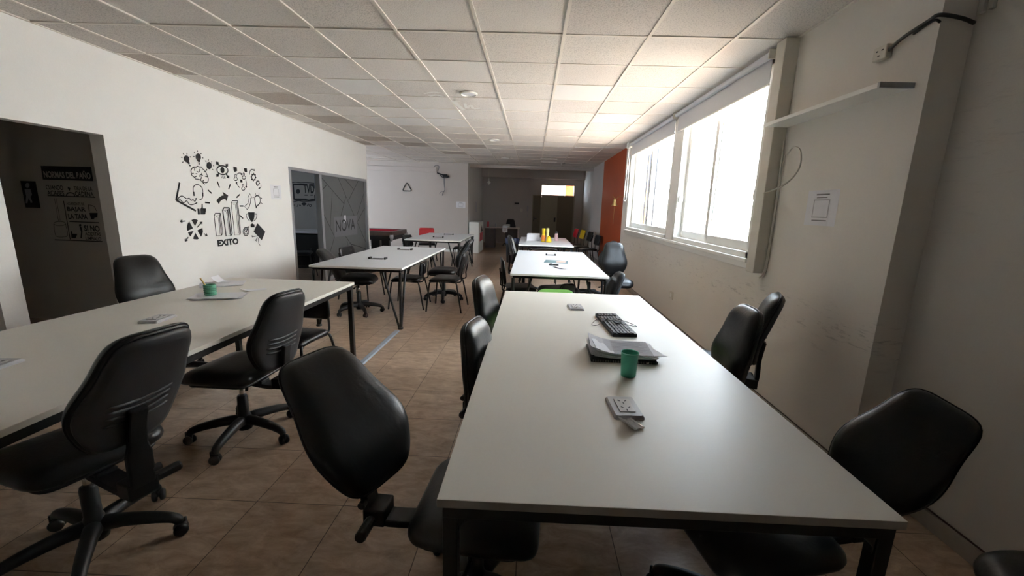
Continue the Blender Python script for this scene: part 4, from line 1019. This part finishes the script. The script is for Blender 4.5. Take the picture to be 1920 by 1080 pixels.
# plastic bag
bm = bmesh.new(); sheet(bm, -.03, .03, -.035, .035, 0, .5, .02, .0008); bmesh.ops.subdivide_edges(bm, edges=bm.edges[:], cuts=2, use_grid_fill=True)
for v in bm.verts: v.co.z += random.uniform(0, .009)
tag(obj('plastic_bag', bm, M['film'], loc=(.375, 1.345, .751)), 'small crumpled clear plastic bag beside the grey socket plate', 'plastic bag')
bm = bmesh.new(); lathe(bm, [(0, 0), (.006, .001), (.006, .004), (0, .005)], 10, (.385, 1.35, .7535)); lathe(bm, [(0, 0), (.005, .001), (.005, .003), (0, .004)], 10, (.40, 1.335, .7535))
# left table papers
for lab, x, y, r_, n_, m_ in (('loose pile of white papers under the pale green pencil pot', -2.37, 3.00, .35, 9, 'paper'), ('flat pile of white papers at the far side of the left table', -2.69, 3.46, .55, 5, 'paper')):
    t = thing('paper_pile', lab, 'paper pile', (x, y, .75), r_)
    for k in range(n_):
        bm = bmesh.new(); sheet(bm, -.15, .15, -.105, .105, .0002+.0016*k, random.uniform(-.14, .14), .006 if k % 2 else 0, .0011, (random.uniform(-.02, .02), random.uniform(-.012, .012)))
        obj('paper_sheet', bm, M['paper'], t)
bm = bmesh.new(); sheet(bm, -.07, .07, -.06, .06, .001, .2, .05, .001)
tag(obj('folded_paper', bm, M['paper'], loc=(-2.72, 3.52, .761)), 'small upturned white folded paper on the far paper pile', 'paper')
bm = bmesh.new(); sheet(bm, -.09, .09, -.035, .035, .001, .8, .02, .001)
tag(obj('folded_leaflet', bm, M['paper'], loc=(-2.29, 3.28, .75)), 'narrow white leaflet lying right of the pencil pot', 'leaflet')
pot = thing('pencil_pot', 'pale green ribbed pencil pot on papers on the left table', 'pencil pot', (-2.42, 2.985, .7655))
pr = [(0, .002), (.036, .002)]
for k in range(5): pr += [(.037, .004+k*.016), (.041, .008+k*.016), (.041, .015+k*.016), (.037, .019+k*.016)]
pr += [(.036, .084), (.033, .084), (.033, .008), (0, .008)]
obj('pot', lathe(bmesh.new(), pr, 28), M['green2'], pot, smooth=False)
tag(obj('pencil', tube(bmesh.new(), [(0, 0, 0), (-.055, -.02, .125)], .0055, 6), M['wood_yellow'], loc=(-2.41, 2.98, .775)), 'yellow wooden pencil leaning in the pale green pot', 'pencil')
# table below the window
lf = tag(obj('leaflet', pad([(-.16, -.16), (.17, -.20), (.20, .10), (-.12, .16)], [(0, 0), (1, 0), (1, .002), (0, .002)]), M['teal'], loc=(.335, 5.82, .75)), 'grey blue leaflet with a pink picture on the table below the window', 'leaflet')
obj('printed_picture', pad([(.02, -.10), (.14, -.12), (.17, .05), (.10, .08), (.02, -.02)], [(0, .002), (1, .002), (1, .0028), (0, .0028)]), M['flesh'], lf)
t = thing('paper_sheets', 'two white sheets with a small print, nearest papers on the window table', 'papers', (.47, 5.24, .75), .25)
for k in range(2):
    bm = bmesh.new(); sheet(bm, -.15, .15, -.10, .10, .0002+.002*k, .3*k, .01, .0012); obj('paper_sheet', bm, M['paper'], t)
obj('printed_lines', B((-.10, .02, -.06, -.05, .0036, .004), (.0, .05, .02, .035, .0036, .004)), M['ink_grey'], t)
bm = bmesh.new(); lathe(bm, [(0, 0), (.028, 0), (.03, .01), (.02, .022), (0, .024)], 16); tube(bm, [(.02, 0, .008), (.10, -.02, .008)], .008, 8)
tag(obj('tape_reel', bm, M['ink'], loc=(.265, 5.42, .75)), 'small black roll lying left of the white sheets on the window table', 'small object')
# farthest table
bx = thing('paper_stand', 'upright white paper bundle standing at the left of the farthest table', 'paper bundle', (.03, 9.35, .75), .05)
obj('front_sheet', B((-.145, .145, -.02, .02, 0, .145)), M['paper'], bx, bevel=.004)
obj('back_sheets', B((-.13, .15, .025, .06, 0, .165)), M['paper'], bx, bevel=.004)
yb_ = thing('yellow_bottles', 'pair of bright yellow and orange bottles on the farthest table', 'bottle', (.30, 9.15, .75))
yb_.name = 'spray_bottle'
bm = bmesh.new(); lathe(bm, [(0, 0), (.045, 0), (.05, .02), (.045, .12), (.03, .17), (.036, .22), (.036, .29), (0, .295)], 16)
obj('bottle_body', bm, M['yellow'], yb_, smooth=False, loc=(-.045, .02, 0))
obj('orange_label', lathe(bmesh.new(), [(.0515, .03), (.047, .12), (.040, .145)], 16), mat('orange_label', (.75, .22, .02), .5), yb_, loc=(-.045, .02, 0))
yb2 = thing('spray_bottle', 'shorter yellow bottle in front of the tall one on the farthest table', 'bottle', (.37, 9.08, .75))
yb_['label'] = 'tall yellow bottle with orange label on the farthest table'
obj('bottle_body', lathe(bmesh.new(), [(0, 0), (.06, 0), (.062, .03), (.05, .09), (.025, .12), (.02, .14), (0, .142)], 16), M['yellow'], yb2, smooth=False)
yb3 = thing('spray_bottle', 'slim pale yellow bottle just right of the tall yellow one', 'bottle', (.345, 9.2, .75))
obj('bottle_body', lathe(bmesh.new(), [(0, 0), (.026, 0), (.03, .06), (.026, .2), (.034, .24), (.03, .30), (0, .30)], 14), mat('pale_yellow_plastic', (.80, .75, .30), .4), yb3, smooth=False)
pb = thing('bottle', 'small pink and white bottle with dark cap on the farthest table', 'bottle', (.56, 9.55, .75))
obj('bottle_body', lathe(bmesh.new(), [(0, 0), (.038, 0), (.042, .02), (.040, .13), (.030, .17), (0, .17)], 16), M['pink'], pb, smooth=False)
obj('cap', lathe(bmesh.new(), [(0, .17), (.026, .17), (.026, .205), (0, .207)], 14), M['plastic_grey'], pb)

# ------------------------------------------------------------------ billiard table and the wall behind it
bt = thing('billiard_table', 'dark brown billiard table with red cloth behind the glass partition', 'billiard table', (-4.45, 10.55, 0))
obj('slate_bed', B((-.95, .95, -.43, .50, .70, .745)), M['red_cloth'], bt)
obj('rail', B((-1.05, 1.05, -.55, -.43, .69, .80), (-1.05, 1.05, .50, .62, .69, .80), (-1.05, -.95, -.43, .50, .69, .80), (.95, 1.05, -.43, .50, .69, .80)), M['brownwood'], bt, bevel=.012)
obj('cushion', B((-.95, .95, -.43, -.39, .745, .785), (-.95, .95, .46, .50, .745, .785), (.91, .95, -.39, .46, .745, .785), (-.95, -.91, -.39, .46, .745, .785)), M['red_cloth'], bt, bevel=.008)
obj('body', B((-1.0, 1.0, -.50, .56, .58, .69)), M['plastic'], bt)
for sx in (-.8, .55):
    for sy in (-.3, .36):
        obj('leg', B((sx-.11, sx+.11, sy-.07, sy+.07, 0, .58)), M['plastic'], bt, bevel=.01)
for px_, py_ in ((1.0, -.50), (1.0, .57), (.0, -.56)):
    bm = lathe(bmesh.new(), [(.045, 0), (.05, -.05), (.035, -.12), (.015, -.16), (0, -.165)], 12, (px_+.02, py_-.03 if py_ < 0 else py_+.03, .72))
    obj('pocket_net', bm, M['paper_grey'], bt, smooth=True)
bm = bmesh.new()
tri = round_poly([(-.15, 0), (.15, 0), (0, .27)], .04, 6)
tube(bm, [(p[0], 0, p[1]) for p in tri], .013, 8, closed=True)
tag(obj('triangle_rack', bm, M['ink'], smooth=True, loc=(-3.965, YW-.016, 1.865)), 'black triangular billiard rack hanging on the far left wall', 'billiard rack')
bm = B((-7.8, -3.04, YW-.03, YW, 2.46, 2.60))
tag(obj('wall_trunking', bm, M['wall_far'], bevel=.004), 'flat painted cable duct running along the top of the billiard wall', 'cable duct')
mb = thing('monitor_bracket', 'black screen bracket with dangling cable high on the billiard wall', 'bracket', (-2.75, YW, 2.36))
bm = bmesh.new(); box(bm, -.26, .14, -.10, -.07, -.02, .02, M=Matrix.Rotation(.30, 4, 'Y')); tube(bm, smooth_path([(-.18, -.06, .05), (-.12, -.05, -.03), (0, -.05, -.06), (.08, -.05, -.04), (.1, -.06, .0)], 4), .012, 6)
box(bm, -.07, .05, -.08, 0, -.04, .04)
obj('bracket_arm', bm, M['ink'], mb)
bm = bmesh.new(); tube(bm, smooth_path([(-.02, -.05, -.06), (-.03, -.03, -.25), (-.02, -.03, -.42), (-.07, -.03, -.50), (-.10, -.03, -.60)], 5), .012, 6)
tube(bm, smooth_path([(-.05, -.05, -.06), (-.045, -.03, -.22), (-.02, -.03, -.42)], 5), .009, 6); tube(bm, smooth_path([(-.06, -.03, -.48), (-.16, -.03, -.50), (-.19, -.03, -.56)], 5), .007, 6)
tube(bm, smooth_path([(-.24, -.04, .12), (-.22, -.04, .16), (-.20, -.03, .28), (-.30, -.03, .30), (-.36, -.03, .25)], 5), .010, 6)
obj('dangling_cable', bm, M['ink_grey'], mb, smooth=True)

# white cabinet with red and black squares
cb = thing('shelf_cabinet', 'white cube cabinet with red compartment at the hall entrance', 'cabinet', (-1.83, 13.6, 0))
obj('carcass', B((-.15, .15, -.62, .62, 0, .975)), M['white'], cb, bevel=.003)
obj('red_panel', B((.15, .158, -.40, .40, .36, .62)), M['red'], cb)
obj('black_panel', pad([(-.02, .64), (.42, .64), (.10, .85)], [(0, 0), (1, 0), (1, .006), (0, .006)], lambda x, y, z: (.151+z, x, y)), M['ink'], cb)
obj('panel_trim', B((.15, .156, -.41, -.40, .35, .63), (.15, .156, -.41, .41, .345, .355)), M['white'], cb)
# reception desk
dk = thing('reception_desk', 'desk with dark side panels and pinkish top at the end of the hall', 'desk', (-1.05, 15.25, 0))
obj('desktop', B((-.66, .58, -.28, .30, .70, .725)), M['desktop'], dk, bevel=.003)
obj('side_panel', B((-.66, -.30, -.26, .28, 0, .70)), M['brownwood'], dk)
obj('side_panel', B((.52, .555, -.26, .28, 0, .70)), M['desktop'], dk)
obj('modesty_panel', B((.05, .52, .18, .20, .30, .70)), M['brownwood'], dk)
s_ = tag(obj('hanging_notice', B((-.09, .09, -.004, 0, -.23, .0)), M['paper'], loc=(-.985, 14.965, .80)), 'white printed sheet hanging over the front edge of the reception desk', 'notice')
obj('printed_lines', B((-.06, .06, -.0055, -.004, -.10, -.085), (-.05, .05, -.0055, -.004, -.13, -.12), (-.04, .04, -.0055, -.004, -.16, -.15)), mat('pinkish_print_line', (.45, .25, .25), .7), s_)
tag(obj('red_box', B((-.03, .03, -.04, .04, 0, .20)), M['red'], loc=(-1.62, 15.2, .725), bevel=.003), 'small upright red box on the left end of the reception desk', 'box')
t = thing('printer', 'low grey boxes stacked on the reception desk before the chair', 'office machine', (-.95, 15.3, .725))
obj('body', B((-.12, .12, -.1, .1, 0, .12)), M['wall_grey'], t, bevel=.006); obj('paper_tray', B((-.09, .09, -.14, -.10, .02, .05)), M['paper'], t)
tag(obj('dispenser', lathe(bmesh.new(), [(0, 0), (.03, 0), (.03, .12), (.012, .13), (.012, .17), (0, .17)], 12), M['paper_grey'], loc=(-1.35, 15.3, .725)), 'small grey bottle on the reception desk', 'bottle')
bn = thing('waste_bin', 'dark bin with a blue bag between the desk and the farthest table', 'bin', (-.53, 11.2, 0))
obj('bin_body', lathe(bmesh.new(), [(0, 0), (.15, 0), (.18, .62), (.17, .62), (.14, .02), (0, .02)], 20), M['plastic'], bn)
bm = lathe(bmesh.new(), [(.182, .50), (.19, .60), (.185, .645), (.165, .64), (.12, .60), (.0, .58)], 20)
for v in bm.verts: v.co += Vector((random.uniform(-.012, .012), random.uniform(-.012, .012), random.uniform(-.012, .02)))
obj('blue_bag', bm, M['blue'], bn)
# things on the far wall
e = thing('fuse_box', 'pale fuse box with dark window on the far wall', 'fuse box', (-.66, YF, 1.62))
obj('box_body', B((-.12, .12, -.06, 0, -.09, .09)), M['wall_far'], e, bevel=.005); obj('dark_window', B((-.09, .09, -.064, -.06, -.035, .03)), M['ink'], e)
tag(obj('switch_plate', B((-.05, .05, -.012, 0, -.06, .06)), M['trunk'], loc=(-.46, YF, 1.36)), 'small beige switch plate below the fuse box', 'switch')
ic = thing('intercom', 'grey intercom handset on the far wall beside the door', 'intercom', (-.22, YF, 1.42))
obj('handset', B((-.035, .035, -.06, 0, -.10, .12)), M['paper_grey'], ic, bevel=.01)
obj('cord', tube(bmesh.new(), smooth_path([(0, -.03, -.10), (.02, -.03, -.2), (-.01, -.02, -.28), (.01, -.02, -.33)], 4), .008, 6), M['paper_grey'], ic, smooth=True)
tag(obj('wall_sheet', B((-2.05, -2.044, 14.9, 15.3, 1.25, 1.62)), M['paper_grey']), 'faint grey sheet on the dark side wall of the hall', 'notice')
# hanging bulb
hb = thing('hanging_bulb', 'white bulb with small reflector hanging from the hall ceiling', 'pendant lamp', (-1.62, 15.2, 3.05))
obj('cord', tube(bmesh.new(), [(0, 0, 0), (0, 0, -.62)], .008, 6), M['trunk'], hb)
obj('socket', lathe(bmesh.new(), [(0, -.60), (.022, -.60), (.026, -.69), (0, -.69)], 12), M['white'], hb)
obj('reflector', lathe(bmesh.new(), [(.02, -.69), (.055, -.72), (.075, -.755), (.07, -.757), (.04, -.73), (0, -.70)], 18), M['white'], hb, smooth=True)
obj('bulb', lathe(bmesh.new(), [(0, -.70), (.02, -.72), (.034, -.77), (.02, -.81), (0, -.815)], 14), M['white'], hb, smooth=True)
# bell on a bracket
be = thing('brass_bell', 'brass bell hanging from a wall bracket in front of the orange wall', 'bell', (XR, 8.72, 1.60))
obj('bell_body', lathe(bmesh.new(), [(0, .145), (.018, .143), (.030, .12), (.036, .07), (.048, .02), (.068, 0), (.066, -.004), (.045, .015), (.03, .07), (.0, .13)], 24, (-.185, 0, -.02)), M['brass'], be, smooth=True)
bm = bmesh.new(); tube(bm, smooth_path([(0, 0, .17), (-.07, 0, .17), (-.12, 0, .155), (-.155, 0, .12), (-.185, 0, .125), (-.215, 0, .15), (-.235, 0, .18)], 4), .006, 6); box(bm, -.008, 0, -.03, .03, .10, .24)
obj('bracket', bm, M['brass'], be)
obj('cord', tube(bmesh.new(), [(-.185, 0, .0), (-.187, 0, -.40)], .003, 6), M['brass'], be)

# ceiling lights
def disc(label, x, y, r_):
    t = thing('ceiling_light', label, 'ceiling light', (x, y, CZ), 0)
    obj('ring', lathe(bmesh.new(), [(r_, 0), (r_, -.012), (r_*.86, -.018), (r_*.80, -.006), (r_*.80, 0)], 28), M['white'], t)
    obj('diffuser', lathe(bmesh.new(), [(0, -.010), (r_*.8, -.008), (r_*.8, 0)], 28), M['paper'], t)
p_ = on(879, 175, 2, CZ); disc('round white ceiling light nearest the camera', p_.x, p_.y, .10)
p_ = on(927, 262, 2, CZ); disc('round white ceiling light, second from the camera', p_.x, p_.y, .10)
p_ = on(948, 296, 2, CZ); disc('round white ceiling light farthest from the camera', p_.x, p_.y, .12)
for k, lab in ((0, 'long white fitting in the far ceiling, nearer one'), (1, 'long white fitting in the far ceiling, farther one')):
    p_ = on(1029, 297+k*5.5, 2, CZ)
    tag(obj('ceiling_fitting', B((-.22, .22, -.05, .05, -.02, 0)), M['white'], loc=(p_.x, p_.y, CZ-.006), bevel=.004), lab, 'ceiling light')
p_ = on(1055, 307, 2, CZ)
tag(obj('hanging_strip', B((-.02, .02, -.35, .35, -.02, .0)), M['white'], loc=(p_.x, p_.y-.3, CZ-.02), rot=(.12, 0, -.2)), 'loose white strip hanging from the far ceiling near the hall', 'ceiling strip')
c9 = Draw(2, CZ-.006, 560, 0, 2.8235)
bm = bmesh.new()
for q, wd in (([(808, 538), (850, 534)], .05), ([(828, 540), (845, 560), (875, 582)], .06), ([(880, 548), (890, 572), (912, 556), (925, 574), (960, 572)], .04), ([(665, 496), (710, 488), (755, 492)], .03), ([(690, 508), (730, 504), (765, 512)], .05)):
    c9.line(bm, q, wd, sm=4)
tag(obj('paint_smear', bm, M['white']), 'white paint smears on the grey ceiling tiles near the first round light', 'paint mark')
# floor strip
bm = bmesh.new(); prism(bm, [(-.034, 0), (.034, 0), (.022, .010), (-.022, .010)], 0, 1.5, Matrix.Rotation(PI/2, 4, 'X'))
tag(obj('floor_strip', bm, M['strip'], loc=(-1.565, 4.66, .0)), 'blue grey cable cover strip on the floor from the mid table leg', 'cable cover')

# room behind the partition: dark cabinet with white top, and a chair
t = thing('console_cabinet', 'black cabinet with white top inside the glazed room', 'cabinet', (-5.2, 9.2, 0))
obj('cabinet_top', B((-1.2, .6, -.30, .30, .78, .83)), M['paper'], t, bevel=.003); obj('cabinet_body', B((-1.15, .55, -.25, .28, .0, .74)), M['plastic'], t)
visitor_chair('dark visitor chair inside the glazed room, seen through its doorway', -4.45, 7.75, 200, zs=.50, zb=.20)
